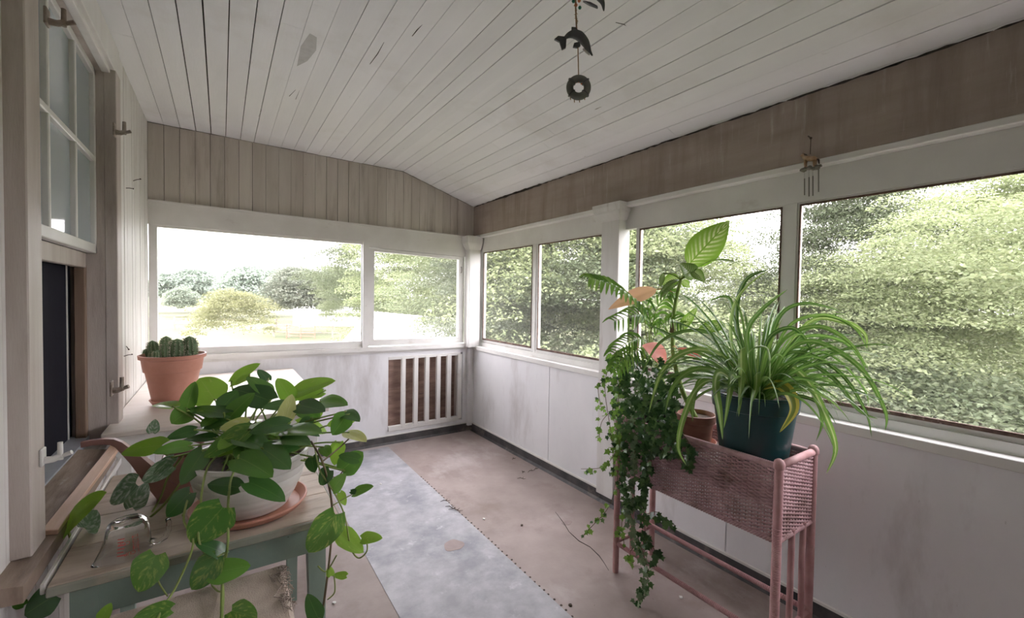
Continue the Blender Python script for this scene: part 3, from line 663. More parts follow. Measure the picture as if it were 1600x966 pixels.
proto('open', LM_b, seed=21, H=7.2, R=3.0, crown_z=0.8, leaf=0.066, ncl=52, per=420, cl=1.1, forks=11, trunk=0.23, lean=(-0.6, 0.3))
proto('bush', LM_m, seed=5, H=2.7, R=1.6, crown_z=-0.4, leaf=0.06, ncl=140, per=420, cl=1.0, forks=6, trunk=0.05)
proto('far', LM_f, seed=14, H=9.5, R=5.0, crown_z=0.8, leaf=0.45, ncl=240, per=60, cl=2.1, forks=5, trunk=0.25)
proto('round', LM_d, seed=17, H=7.4, R=4.0, crown_z=0.9, leaf=0.24, ncl=420, per=75, cl=1.3, forks=6, trunk=0.25)
proto('small', LM_y, seed=19, H=4.6, R=2.7, crown_z=1.5, leaf=0.11, ncl=170, per=110, cl=0.85, forks=9, trunk=0.10, weep=0.9)
def gp(px, depth):
    p = at(px, 470, depth); return (p[0], p[1], GZ)

G_R = 'trees beyond the side screens'
# near trees beyond the right wall: (kind, px, depth, scale, turn, label, material)
for key, px, dep, sc, rz, lab, lm in [
    ('broad', 1455, 8.4, 0.76, 0.4, 'pale bright green broad tree filling most of the widest side screen', LM_b),
    ('open', 1500, 6.4, 0.90, 2.2, 'airy light green tree with bent dark limbs at the near end of the widest screen', LM_b),
    ('tall', 1330, 10.2, 0.80, 1.1, 'mid green tree behind the spider plant blades at the far side of the widest screen', LM_m),
    ('broad', 1660, 9.4, 1.05, 3.0, 'tall bright tree rising to the top corner of the widest screen at its near end', LM_b),
    ('tall', 1520, 13.6, 0.68, 4.0, 'tall mid green tree standing behind the pale tree in the widest screen', LM_m),
    ('broad', 1290, 13.5, 0.72, 5.1, 'soft green tree just behind the white mullion of the near screens', LM_m),
    ('tall', 1165, 14.0, 0.56, 0.2, 'low grey green tree under the patch of sky in the screen with the dieffenbachia leaf', LM_d),
    ('broad', 1020, 11.5, 0.88, 2.6, 'bright tree seen just past the square white column, behind the feathery palm', LM_b),
    ('tall', 905, 10.5, 0.95, 3.7, 'tree with a dark trunk in the wider screen between corner post and square column', LM_m),
    ('open', 925, 8.6, 1.0, 0.9, 'light leafy tree with slanting limbs in the screen between corner post and square column', LM_b),
    ('tall', 800, 10.5, 0.95, 5.4, 'shady tree with grey trunk in the narrow screen by the corner post', LM_d),
    ('broad', 765, 14.0, 0.92, 1.9, 'pale green tree behind the corner post', LM_m),
    ('broad', 980, 18.0, 1.0, 4.4, 'tall tree whose crown closes the view behind the column', LM_m)]:
    tree(key, 'leafy_tree', gp(px, dep), sc, rz, lab, 'tree', G_R, lm)
G_B = 'bushes under the trees beyond the side screens'
for px, dep, sc, rz, lab, lm in [
    (1590, 5.6, 1.25, 0.3, 'green bush low in the near end of the widest screen', LM_m),
    (1470, 6.2, 1.3, 1.5, 'pale bush low in the widest screen, farther than the near end bush', LM_b),
    (1385, 6.9, 1.35, 2.8, 'dark green bush low behind the trailing spider plant blades', LM_m),
    (1290, 7.8, 1.4, 4.1, 'bush low behind the green plastic pot', LM_m),
    (1120, 8.4, 1.45, 5.2, 'bush low behind the dieffenbachia stem', LM_b),
    (1010, 8.5, 1.45, 0.8, 'bush low beside the square white column', LM_m),
    (900, 7.6, 1.4, 1.9, 'bright bush low in the wider screen between corner post and column', LM_b),
    (790, 8.6, 1.45, 3.3, 'bush low in the narrow screen by the corner post', LM_b)]:
    tree('bush', 'leafy_bush', gp(px, dep), sc, rz, lab, 'bush', G_B, lm)
# view over the yard through the far screens
tree('broad', 'leafy_tree', gp(668, 19.5), 1.05, 1.2, 'big light green tree spreading behind the white roof in the short far screen', 'tree', None, LM_b)
tree('tall', 'leafy_tree', gp(590, 23.0), 1.05, 2.4, 'tall green tree standing behind the ridge of the white roof', 'tree', None, LM_m)
tree('broad', 'leafy_tree', gp(742, 22.0), 1.1, 5.0, 'green tree beyond the grey edged end of the white roof', 'tree', None, LM_m)
tree('broad', 'leafy_tree', gp(548, 30.0), 0.84, 3.9, 'light green tree at the edge of the open sky beside the white roof', 'tree', None, LM_m)
tree('round', 'round_tree', gp(474, 44.0), (0.95, 0.95, 0.95), 0.7, 'dark grey-green round tree standing in the middle of the long far screen', 'tree', None, LM_d)
tree('small', 'young_tree', gp(366, 27.0), 0.97, 0.2, 'yellow-green young tree with forked trunk on the pale lawn', 'tree', None, LM_y)
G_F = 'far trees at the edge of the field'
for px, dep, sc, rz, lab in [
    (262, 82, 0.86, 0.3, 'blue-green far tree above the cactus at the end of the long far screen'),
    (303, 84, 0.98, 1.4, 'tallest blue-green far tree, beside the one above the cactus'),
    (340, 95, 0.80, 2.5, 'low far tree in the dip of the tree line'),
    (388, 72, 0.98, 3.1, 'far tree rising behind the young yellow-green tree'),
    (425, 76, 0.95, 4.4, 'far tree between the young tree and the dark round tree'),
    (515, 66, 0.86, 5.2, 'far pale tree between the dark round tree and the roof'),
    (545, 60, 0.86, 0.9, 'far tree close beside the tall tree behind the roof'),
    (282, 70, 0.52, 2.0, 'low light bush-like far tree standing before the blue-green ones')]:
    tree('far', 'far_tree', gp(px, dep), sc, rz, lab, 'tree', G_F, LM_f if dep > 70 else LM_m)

# white roofed shed close below the far screens
A = at(578, 486.5, 12.0); B = at(724, 499, 12.6)
down = np.array([-0.62, -0.60, -0.50]); down /= np.linalg.norm(down)
LEN = 4.6
A2, B2 = A+down*LEN, B+down*LEN
nr_ = np.cross(B-A, down); nr_ /= np.linalg.norm(nr_); nr_ = nr_ if nr_[2] > 0 else -nr_
back = np.array([-down[0], -down[1], down[2]])
A3, B3 = A+back*LEN, B+back*LEN
shed = thing('shed', ((A+B)[0]/2, (A+B)[1]/2, GZ), 'low outbuilding with wide white metal roof below the far screens', 'building')
def sheet(pts, th, nv):
    mb = MB(); q = [np.array(p) for p in pts]; mb.hexa([p-nv*th for p in q], q); return mb
sheet([A, B, B2, A2], 0.05, nr_).build('roof', M['roof'], shed)
nb_ = np.cross(back, B-A); nb_ /= np.linalg.norm(nb_); nb_ = nb_ if nb_[2] > 0 else -nb_
sheet([A3, B3, B, A], 0.05, nb_).build('roof', M['roof'], shed)
ax_ = (B-A)/np.linalg.norm(B-A)
mb = MB()
for k in range(1, 12):
    s_ = A+(B-A)*k/12; mb.tube([s_+nr_*0.01, s_+down*LEN+nr_*0.01], 0.012, 5)
mb.build('roof_seam', M['roof'], shed)
mb = MB()
for P_, Q_ in ((B, B2), (B, B3), (A, A2), (A, A3)):
    s_ = 1 if P_ is B else -1
    o1 = ax_*0.03*s_; v = np.array([0, 0, -0.22])
    mb.hexa([P_+v, P_+v+o1, Q_+v+o1, Q_+v], [P_, P_+o1, Q_+o1, Q_])
mb.build('bargeboard', M['fascia'], shed)
mb = MB()
ins = 0.2
for P_, Q_, R_ in ((A+ax_*ins, A2+ax_*ins, A3+ax_*ins), (B-ax_*ins, B2-ax_*ins, B3-ax_*ins)):
    q2 = Q_-down*0.5; r2 = R_-back*0.5
    pr = [P_+np.array([0, 0, -0.08]), q2+np.array([0, 0, -0.08]), np.array([q2[0], q2[1], GZ]), np.array([r2[0], r2[1], GZ]), r2+np.array([0, 0, -0.08])]
    n5 = len(pr); V = pr+[p+ax_*0.06 for p in pr]
    mb.add(V, [tuple(range(5)), tuple(reversed(range(5, 10)))]+[(k, (k+1) % 5, 5+(k+1) % 5, 5+k) for k in range(5)])
for Q_, R_, dv in ((A2, B2, down), (A3, B3, back)):
    a = Q_-dv*0.5+ax_*ins; b = R_-dv*0.5-ax_*ins; w_ = np.array([dv[0], dv[1], 0])*0.06
    mb.hexa([(a[0], a[1], GZ), (b[0], b[1], GZ), (b[0]+w_[0], b[1]+w_[1], GZ), (a[0]+w_[0], a[1]+w_[1], GZ)], [a-[0, 0, .08], b-[0, 0, .08], b+w_-[0, 0, .08], a+w_-[0, 0, .08]])
mb.build('wall', M['fascia'], shed)
# pale far outbuilding roof, rail fence, red gate
c = gp(521, 58); bl = thing('far_barn', c, 'small pale far barn behind the dark round tree', 'building')
mb = MB(); mb.hexa([(c[0]-4.5, c[1]-3, GZ), (c[0]+4.5, c[1]-3, GZ), (c[0]+4.5, c[1]+3, GZ), (c[0]-4.5, c[1]+3, GZ)], [(c[0]-4.5, c[1]-3, GZ+1.7), (c[0]+4.5, c[1]-3, GZ+1.7), (c[0]+4.5, c[1]+3, GZ+1.7), (c[0]-4.5, c[1]+3, GZ+1.7)]); mb.build('wall', M['roof'], bl)
mb = MB(); mb.hexa([(c[0]-4.8, c[1]-3.3, GZ+1.65), (c[0]+4.8, c[1]-3.3, GZ+1.65), (c[0]+4.8, c[1]+3.3, GZ+1.65), (c[0]-4.8, c[1]+3.3, GZ+1.65)], [(c[0]-4.8, c[1]-0.1, GZ+2.9), (c[0]+4.8, c[1]-0.1, GZ+2.9), (c[0]+4.8, c[1]+0.1, GZ+2.9), (c[0]-4.8, c[1]+0.1, GZ+2.9)]); mb.build('roof', M['roof'], bl)
fc = thing('rail_fence', gp(330, 47), 'thin dark rail fence crossing the pale field', 'fence')
q = [np.array(gp(px, 47.0)) for px in (232, 272, 312, 352, 392, 432)]
for z in (0.55, 1.15):
    mb = MB(); mb.tube([p+np.array([0, 0, z]) for p in q], 0.045, 5); mb.build('rail', M['fence'], fc)
for p in q:
    mb = MB(); mb.box(p[0]-0.08, p[0]+0.08, p[1]-0.08, p[1]+0.08, GZ-0.05, GZ+1.35); mb.build('post', M['fence'], fc)
fc = thing('rail_fence', gp(505, 40), 'thin grey rail fence running behind the white roof', 'fence')
q = [np.array(gp(px, 40.0)) for px in (428, 452, 520, 548, 576)]
for z in (0.5, 1.1):
    mb = MB(); mb.tube([p+np.array([0, 0, z]) for p in q], 0.04, 5); mb.build('rail', M['fence'], fc)
for p in q:
    mb = MB(); mb.box(p[0]-0.07, p[0]+0.07, p[1]-0.07, p[1]+0.07, GZ-0.05, GZ+1.25); mb.build('post', M['fence'], fc)
g0, g1 = np.array(gp(448, 39)), np.array(gp(492, 39)); gt = thing('farm_gate', (g0+g1)/2, 'red tubular farm gate under the dark round tree', 'gate')
for z in (0.25, 0.5, 0.75, 1.0, 1.25):
    mb = MB(); mb.tube([g0+[0, 0, z], g1+[0, 0, z]], 0.035, 6); mb.build('bar', M['gate'], gt)
for k in (0.0, 0.5, 1.0):
    p = g0+(g1-g0)*k; mb = MB(); mb.tube([p, p+[0, 0, 1.3]], 0.045, 6); mb.build('upright', M['gate'], gt)
# ------------------------------------------------------------------ tables and the things on them
T0X, T1X, T0Y, T1Y, TZ = -0.372, 0.335, 1.553, 2.36, 0.72
tb = thing('work_table', (-0.02, 1.95, 0), 'sage green painted table with worn bare wooden top', 'table')
mb = MB()
yb = T0Y
for i, w in enumerate((0.20, 0.21, 0.20, 0.20)):
    mb.bbox(T0X, T1X, yb+0.0012, yb+w-0.0012, TZ-0.026, TZ, 0.003); yb += w
mb.build('tabletop', M['top'], tb, label='worn brown planked top')
mb = MB(); mb.bbox(T0X-0.001, T1X+0.003, T0Y-0.006, T0Y+0.004, TZ-0.027, TZ-0.002, 0.003); mb.bbox(T1X-0.002, T1X+0.006, T0Y-0.004, T1Y, TZ-0.027, TZ-0.002, 0.003)
mb.build('edge_band', mat('chipped_green_edge', (0.23, 0.25, 0.21), (0.30, 0.30, 0.25), 8, rough=0.55, dirt=[((0.38, 0.33, 0.27), 12, 0.52, 0.7, (1, 3, 1))]), tb)
ax0, ax1, ay0, ay1 = T0X+0.035, T1X-0.035, T0Y+0.03, T1Y-0.06
q1 = 0.003
for (a, b, c, d) in ((ax0+0.05, ax1-0.05, ay0+q1, ay0+0.022), (ax0+0.05, ax1-0.05, ay1-0.022, ay1-q1), (ax0+q1, ax0+0.022, ay0+0.05, ay1-0.05), (ax1-0.022, ax1-q1, ay0+0.05, ay1-0.05)):
    mb = MB(); mb.bbox(a, b, c, d, TZ-0.128, TZ-0.026, 0.002); mb.build('apron', M['green'], tb)
for lx, sx_ in ((ax0, 1), (ax1, -1)):
    for ly, sy_ in ((ay0, 1), (ay1, -1)):
        w0, w1 = 0.056, 0.038
        def ring(w, z): return [(min(lx, lx+sx_*w), min(ly, ly+sy_*w), z), (max(lx, lx+sx_*w), min(ly, ly+sy_*w), z), (max(lx, lx+sx_*w), max(ly, ly+sy_*w), z), (min(lx, lx+sx_*w), max(ly, ly+sy_*w), z)]
        mb = MB(); R0_, R1_, R2_ = ring(w1, 0.0), ring(w0, TZ-0.13), ring(w0, TZ-0.027); mb.add(R0_+R1_+R2_, [(0, 3, 2, 1), (8, 9, 10, 11)]+[(4*j+i, 4*j+(i+1) % 4, 4*j+4+(i+1) % 4, 4*j+4+i) for j in (0, 1) for i in range(4)]); mb.build('leg', M['green'], tb)

F0X, F1X, F0Y, F1Y, FZ = -0.452, 0.512, 2.615, 4.155, 0.835
ft = thing('side_table', (0.03, 3.38, 0), 'long cream topped table along the wall under the far screen', 'table')
mb = MB(); mb.bbox(F0X, F1X, F0Y, F1Y, FZ-0.024, FZ, 0.004); mb.build('tabletop', M['cream'], ft)
mb = MB(); mb.bbox(F0X+0.04, F1X-0.05, F0Y+0.05, F1Y-0.05, FZ-0.13, FZ-0.024, 0.003); mb.build('apron', M['trim'], ft)
for lx in (F0X+0.045, F1X-0.105):
    for ly in (F0Y+0.055, F1Y-0.115):
        mb = MB(); mb.bbox(lx, lx+0.055, ly, ly+0.055, 0.0, FZ-0.12, 0.003); mb.build('leg', M['trim'], ft)
for i, (px, py) in enumerate([(190, 672), (197, 671), (201, 672), (256, 671), (262, 669), (249, 672)]):
    pass

# carpeted box under the green table
q = on(440, 880, 'y', 1.50); BT = float(q[2])
bx = thing('carpeted_box', (q[0]-0.22, q[1]-0.2, 0), 'beige carpet covered box against the green table front, scratched at its corner', 'box')
b0x, b1x, b0y, b1y = q[0]-0.46, q[0]+0.004, q[1]-0.42, q[1]
mb = MB(); mb.bbox(b0x, b1x, b0y, b1y, 0.0, BT, 0.012); mb.build('carpet', M['carpet'], bx)
mb = MB(); r = random.Random(4)
for i in range(70):
    y0_ = b1y-0.01-r.random()**1.3*0.20; x0_ = b1x-0.004-r.random()**2*0.03; z = BT+0.0005
    mb.tube([(x0_, y0_, z), (x0_+r.uniform(-.012, .012), y0_-r.uniform(.01, .03), z+r.uniform(.002, .012)), (x0_+r.uniform(-.02, .02), y0_-r.uniform(.02, .05), z+r.uniform(0, .008))], 0.0012, 4)
for i in range(40):
    z = BT-r.random()*0.12; y0_ = b1y-r.random()*0.2
    mb.tube([(b1x, y0_, z), (b1x+r.uniform(.004, .014), y0_+r.uniform(-.01, .01), z-r.uniform(0, .02)), (b1x+r.uniform(.0, .01), y0_+r.uniform(-.01, .01), z-r.uniform(.02, .04))], 0.0011, 4)
mb.build('frayed_threads', mat('carpet_backing', (0.30, 0.25, 0.22), (0.46, 0.39, 0.33), 60, rough=0.95), bx, label='frayed scratched corner threads').__setitem__('kind', 'stuff')

# wooden lath lying on the sill, white moulding strip leaning beside the table
def sillz(x): return 0.784+(0.764-0.784)*(x+0.52)/0.122
mb = MB()
a0, a1 = on(63, 836, 'z', 0.775), on(172, 700, 'z', 0.775); dxy = (a1-a0)/np.linalg.norm(a1-a0); sd = np.array([dxy[1], -dxy[0], 0])
def plank(p, q_, w, z0, z1, dz=0.0): return [(p[0], p[1], z0), (p[0]+sd[0]*w, p[1]+sd[1]*w, z0-dz), (q_[0]+sd[0]*w, q_[1]+sd[1]*w, z0-dz), (q_[0], q_[1], z0)], [(p[0], p[1], z1), (p[0]+sd[0]*w, p[1]+sd[1]*w, z1-dz), (q_[0]+sd[0]*w, q_[1]+sd[1]*w, z1-dz), (q_[0], q_[1], z1)]
A_, B_ = plank(a0, a1, 0.036, sillz(a0[0])+0.001, sillz(a0[0])+0.017, 0.006); mb.hexa(A_, B_)
o = mb.build('wooden_lath', M['tan']); ground_mesh(o, a0); tag(o, 'tan wooden lath lying along the weathered window sill', 'board')
o.modifiers.new('edge', 'BEVEL').width = 0.002
mb = MB(); mb.bbox(-0.386, -0.376, 1.56, 2.58, 0.700, 0.727, 0.002)
o = mb.build('moulding_strip', M['trim']); ground_mesh(o, (-0.39, 1.9, 0.56)); tag(o, kind='structure')

# ------------------------------------------------------------------ potted cactus
cc = at(271, 629, 2.50); cx, cy = cc[0], cc[1]
ca = thing('potted_cactus', (cx, cy, FZ), 'clump of ribbed cactus in terracotta pot on the cream table', 'potted plant')
mb = MB(); mb.lathe([(0.0, 0.006), (0.086, 0.006), (0.102, 0.030), (0.107, 0.034), (0.110, 0.030), (0.106, 0.024), (0.092, 0.0), (0.0, 0.0)], (cx, cy, FZ), 48)
mb.build('saucer', M['terra'], ca, smooth=True, angle=40)
PH = 0.286
mb = MB(); mb.lathe([(0.0, 0.010), (0.092, 0.010), (0.096, 0.014), (0.128, 0.192), (0.136, 0.194), (0.145, 0.262), (0.156, 0.266), (0.158, PH), (0.150, PH+0.001), (0.142, 0.260), (0.132, 0.20), (0.13, 0.19)], (cx, cy, FZ), 56)
mb.build('pot', M['terra'], ca, smooth=True, angle=35)
mb = MB(); mb.lathe([(0.0, 0.250), (0.07, 0.248), (0.139, 0.244)], (cx, cy, FZ), 32); mb.build('soil', M['soil'], ca, smooth=True)
ztop = FZ+0.243
def cactus(tx, ty, bx_, by_, rpx, dd):
    d = 2.5+dd; k = d/FPX/1.15; t_ = at(tx, ty, d); r_ = rpx*k; b_ = at(bx_, by_, d)
    H_ = max(t_[2]-ztop, r_*1.2); axis = np.array([t_[0]-b_[0], t_[1]-b_[1], 0])*0.6
    base = np.array([t_[0], t_[1], ztop-0.01])-axis; nr, nz = 11, 14; n = nr*4
    V = []; prof = []
    for j in range(nz+1):
        u = j/nz; w = (0.72+0.28*min(1, u/0.45)) if u < 0.6 else math.sqrt(max(0.0, 1-((u-0.6)/0.4)**2))
        prof.append((u, w))
    for u, w in prof:
        for k_ in range(n):
            a = 2*math.pi*k_/n; rr = r_*w*(1+0.11*math.cos(nr*a))
            c_ = base+axis*u; V.append((c_[0]+rr*math.cos(a), c_[1]+rr*math.sin(a), c_[2]+H_*u+0.01*u))
    Fq = [(j*n+k_, j*n+(k_+1) % n, (j+1)*n+(k_+1) % n, (j+1)*n+k_) for j in range(nz) for k_ in range(n)]
    mb = MB(); mb.add(V, Fq); s_ = mb.build('cactus_stem', M['cactus'], ca, smooth=True)
    mb = MB(); rr_ = random.Random(int(tx*7))
    for k_ in range(nr):
        a = 2*math.pi*k_/nr
        for j in range(1, 12):
            u = 0.1+0.86*j/12; w = (0.72+0.28*min(1, u/0.45)) if u < 0.6 else math.sqrt(max(0.0, 1-((u-0.6)/0.4)**2))
            c_ = base+axis*u; rr = r_*w*1.11; p = np.array([c_[0]+rr*math.cos(a), c_[1]+rr*math.sin(a), c_[2]+H_*u+0.01*u])
            for q_ in range(3):
                b = a+rr_.uniform(-.9, .9); L_ = r_*0.26
                mb.tube([p, p+np.array([math.cos(b)*L_, math.sin(b)*L_, rr_.uniform(-.4, .9)*L_])], [r_*0.055, r_*0.02], 3, cap=False)
    mb.build('spines', M['spine'], s_)['kind'] = 'stuff'
for args in [(238, 532, 243, 552, 8, 0.02), (259.5, 525, 258, 552, 8.5, 0.09), (277, 529, 274, 560, 11.8, -0.02), (258.5, 535, 258, 560, 7.2, -0.06), (296, 525, 299, 557, 10.5, 0.02),
             (228, 545, 230, 558, 5, -0.01), (236, 550, 236, 560, 4, -0.08), (245, 547, 246, 560, 6.4, -0.085), (305, 543, 304, 555, 3.6, 0.06), (295, 552, 295, 559, 4.0, -0.04)]:
    cactus(*args)

# ------------------------------------------------------------------ pink watering can
wx0, wx1, wy0, wy1 = -0.195, -0.062, 1.955, 2.075
wc = thing('watering_can', ((wx0+wx1)/2, (wy0+wy1)/2, TZ), 'dusty pink plastic watering can with long bent spout behind the white pot', 'watering can')
def rrect(x0, x1, y0, y1, c, n=4):
    o_ = []
    for (cx_, cy_, a0) in ((x1-c, y1-c, 0), (x0+c, y1-c, 90), (x0+c, y0+c, 180), (x1-c, y0+c, 270)):
        for i in range(n+1):
            a = math.radians(a0+90*i/n); o_.append((cx_+c*math.cos(a), cy_+c*math.sin(a)))
    return o_
mb = MB(); sec = []
for ins, z in ((0.004, 0.0), (0.0, 0.004), (0.006, 0.08), (0.012, 0.148), (0.016, 0.152), (0.022, 0.149), (0.018, 0.08)):
    sec.append([(x, y, TZ+z) for x, y in rrect(wx0+ins, wx1-ins, wy0+ins, wy1-ins, 0.014)])
n_ = len(sec[0]); V = [p for s_ in sec for p in s_]
mb.add(V, [(j*n_+k, j*n_+(k+1) % n_, (j+1)*n_+(k+1) % n_, (j+1)*n_+k) for j in range(len(sec)-1) for k in range(n_)]+[tuple(reversed(range(n_)))])
mb.build('body', M['canpink'], wc, smooth=True, angle=40)
sy = 1.985
pts = [on(px, py, 'y', sy) for px, py in [(262, 765), (238, 742), (212, 716), (186, 694), (176, 690), (164, 689.5), (145, 691.5), (127, 694.5)]]
mb = MB(); mb.tube(pts, [0.046, 0.036, 0.024, 0.016, 0.0145, 0.013, 0.012, 0.0125], 4, ph=math.pi/4)
mb.build('spout', M['canpink'], wc)
mb = MB(); hy = (wy0+wy1)/2
mb.tube([(wx1-0.02, hy, TZ+0.145), (wx1+0.0, hy, TZ+0.185), (wx1-0.035, hy, TZ+0.205), (wx0+0.055, hy, TZ+0.195), (wx0+0.03, hy, TZ+0.148)], 0.0085, 6); mb.build('handle', M['canpink'], wc, smooth=True)

# ------------------------------------------------------------------ upside-down glass measuring cup
q0 = on(198, 868, 'z', TZ); cx, cy = q0[0], q0[1]+0.015
mc = thing('measuring_cup', (cx, cy, TZ), 'clear glass measuring cup upside down on the green table', 'measuring cup')
vd = np.array([CF[0]-0.9*CR[0], CF[1]-0.9*CR[1]]); vd /= np.linalg.norm(vd)        # away from the window side, along our view
side = np.array([vd[1], -vd[0]])                                                   # to the right as we see it
aspout = math.atan2(-side[1]-0.35*vd[1], -side[0]-0.35*vd[0])
CH = 0.098
outer = [(0.0565, 0.0), (0.0575, 0.002), (0.0560, 0.006), (0.0515, 0.05), (0.0465, 0.082), (0.043, 0.091), (0.037, 0.0965), (0.030, CH), (0.024, 0.0965), (0.0, 0.0955)]
inner = [(0.0, 0.0905), (0.032, 0.0905), (0.041, 0.082), (0.0475, 0.05), (0.0525, 0.006), (0.0545, 0.0)]
def rspout(r_, z, a):
    d = (a-aspout+math.pi) % (2*math.pi)-math.pi
    return r_+0.024*max(0, 1-z/0.045)**1.5*math.exp(-(d/0.36)**2)*(1 if r_ > 0.02 else 0)
mb = MB(); n_ = 56; prof = outer+inner; V = []
for r_, z in prof:
    for k in range(n_):
        a = 2*math.pi*k/n_; q_ = rspout(r_, z, a); V.append((cx+q_*math.cos(a), cy+q_*math.sin(a), TZ+0.0005+z))
m_ = len(prof); mb.add(V, [(j*n_+k, j*n_+(k+1) % n_, ((j+1) % m_)*n_+(k+1) % n_, ((j+1) % m_)*n_+k) for j in range(m_) for k in range(n_) if not (j == 9)])
mb.build('cup', M['cupglass'], mc, smooth=True, angle=50)
mb = MB(); s3 = np.array([side[0], side[1], 0])-0.25*np.array([vd[0], vd[1], 0]); c3 = np.array([cx, cy, TZ])
mb.tube([c3+s3*0.050+[0, 0, .022], c3+s3*0.068+[0, 0, .016], c3+s3*0.084+[0, 0, .024], c3+s3*0.092+[0, 0, .044], c3+s3*0.093+[0, 0, .066], c3+s3*0.090+[0, 0, .080]], [0.0085, 0.0078, 0.0074, 0.007, 0.0066, 0.006], 12)
mb.build('handle', M['cupglass'], mc, smooth=True)
# printed scale: bars and figures, upside down like the cup
def rad_at(z): return 0.0575-(z-0.002)*0.122+0.0004
def onto(a, z): return (cx+rad_at(z)*math.cos(a), cy+rad_at(z)*math.sin(a), TZ+z)
afront = math.atan2(-vd[1], -vd[0])
mb = MB()
def bar(a0, a1, z0, z1):
    k = 6; V = [onto(a0+(a1-a0)*i/k, z) for z in (z0, z1) for i in range(k+1)]
    mb.add(V, [(i, i+1, k+1+i+1, k+1+i) for i in range(k)])
for z, w in ((0.020, 0.34), (0.029, 0.26), (0.038, 0.30), (0.047, 0.34), (0.056, 0.26), (0.064, 0.30)): bar(afront-0.42, afront-0.42+w, z, z+0.0024)
def word(txt, a0, z0, h):
    cu = bpy.data.curves.new('figures', 'FONT'); cu.body = txt; cu.size = h; ob = bpy.data.objects.new('figures', cu); COL.objects.link(ob)
    dg = bpy.context.evaluated_depsgraph_get(); me = ob.evaluated_get(dg).to_mesh()
    V = [onto(a0-v.co.x/rad_at(z0), z0-v.co.y) for v in me.vertices]; mb.add(V, [tuple(p.vertices) for p in me.polygons])
    ob.evaluated_get(dg).to_mesh_clear(); bpy.data.objects.remove(ob); bpy.data.curves.remove(cu)
for txt, z in (('1 CUP', 0.026), ('3/4', 0.037), ('2/3', 0.045), ('1/2 CUP', 0.056), ('1/4', 0.068)): word(txt, afront+0.50, z, 0.013)
mb.build('printed_scale', M['red'], mc, label='red printed measuring marks')

# ------------------------------------------------------------------ small things on the floor and walls
r = random.Random(9)
tl = [(696, 783, 'longest dark twig lying beside the row of tacks'), (712, 797, 'thick dry twig near the row of tacks'), (704, 793, 'thin twig crossing the others near the row of tacks'),
      (818, 738, 'dark twig in the small heap by the side wall base'), (830, 736, 'curved twig in the heap by the side wall base'), (815, 748, 'short twig at the near side of the heap by the side wall base'), (838, 733, 'twig touching the black cove base of the side wall'), (803, 717, 'dark shred lying further back by the side wall base')]
for i, (px, py, lab) in enumerate(tl):
    c = on(px, py, 'z', 0.006); a = r.uniform(-0.9, 0.5) if i < 3 else r.uniform(-0.6, 0.9); L_ = r.uniform(0.025, 0.055)
    d = np.array([math.cos(a), math.sin(a), 0]); e = np.array([-d[1], d[0], 0])
    mb = MB(); mb.tube([c-d*L_, c-d*L_*0.3+e*0.008+[0, 0, .004], c+d*L_*0.4-e*0.006, c+d*L_], [0.0014, 0.0026, 0.0022, 0.001], 6)
    mb.tube([c+d*L_*0.2, c+d*L_*0.45+e*0.018+[0, 0, .006]], [0.0026, 0.0012], 5)
    o = mb.build('twig', M['twig']); ground_mesh(o, c-[0, 0, .006]); tag(o, lab, 'twig', 'twigs on the porch floor')
cr_ = [(595, 757, 'pale crumb at the far end of the grey strip'), (756, 812, 'cream crumb on the bare floor beside the row of tacks'), (522, 943, 'white paint flake beside the table leg'), (1064, 935, 'pale chip on the floor before the planter'), (815, 822, 'dark chip in the middle of the bare floor'), (891, 947, 'dark chip on the floor near the hanging ivy tip')]
for i, (px, py, lab) in enumerate(cr_):
    c = on(px, py, 'z', 0.0); mb = MB(); k = 7; z = 0.007
    V = [(c[0]+r.uniform(.005, .012)*math.cos(6.283*j/k), c[1]+r.uniform(.005, .012)*math.sin(6.283*j/k), zz) for zz in (0.0026, z) for j in range(k)]
    mb.add(V, [tuple(reversed(range(k))), tuple(range(k, 2*k))]+[(j, (j+1) % k, k+(j+1) % k, k+j) for j in range(k)])
    o = mb.build('paint_flake', M['twig'] if 'dark' in lab else M['trim']); ground_mesh(o, c); tag(o, lab, 'flake', 'flakes and chips on the floor')
for px, py, px2, py2, lab in [(207, 283, 219, 280, 'bent nail sticking out of the white boards, upper of the high pair'), (196, 294, 208, 295, 'bent nail in the white boards, lower of the high pair'), (193, 557, 206, 554, 'long nail in the white boards beside the cactus'), (197, 541, 201, 546, 'short nail in the white boards above the long one')]:
    a = on(px, py, 'x', XL-0.002); b = on(px2, py2, 'x', XL+0.03)
    mb = MB(); mb.tube([a, a*0.5+b*0.5+[0, 0, .002], b], 0.0022, 6); mb.tube([b, b+(b-a)*0.06], 0.0042, 8)
    o = mb.build('bent_nail', M['nail']); ground_mesh(o, a); tag(o, lab, 'nail', 'nails in the white boards')

# ------------------------------------------------------------------ dolphin wind chime
DD = 1.50
def dp(px, py, dd=0.0): return at(px, py, DD+dd)
hook = dp(900, -46); 
dc = thing('dolphin_chime', dp(903, 150), 'dark dolphin wind chime hanging from the ceiling boards', 'wind chime')
top = np.array([hook[0], hook[1], ceil_z(hook[0])])
mb = MB(); mb.tube([top, hook, dp(899, 2), dp(901, 48)], [0.0022, 0.0022, 0.0026, 0.003], 6); mb.tube([dp(903, 70), dp(904, 118)], 0.0019, 6); mb.build('cord', M['rope'], dc)
mb = MB(); r = random.Random(2)
for i in range(44):
    t = r.random(); p = dp(899+2*t+r.uniform(-1, 1), -6+42*t); d = np.array([r.uniform(-1, 1), r.uniform(-1, 1), r.uniform(-.6, .6)])
    mb.tube([p, p+d*0.008], [0.0016, 0.0006], 4)
mb.build('frayed_cord', M['rope'], dc)['kind'] = 'stuff'
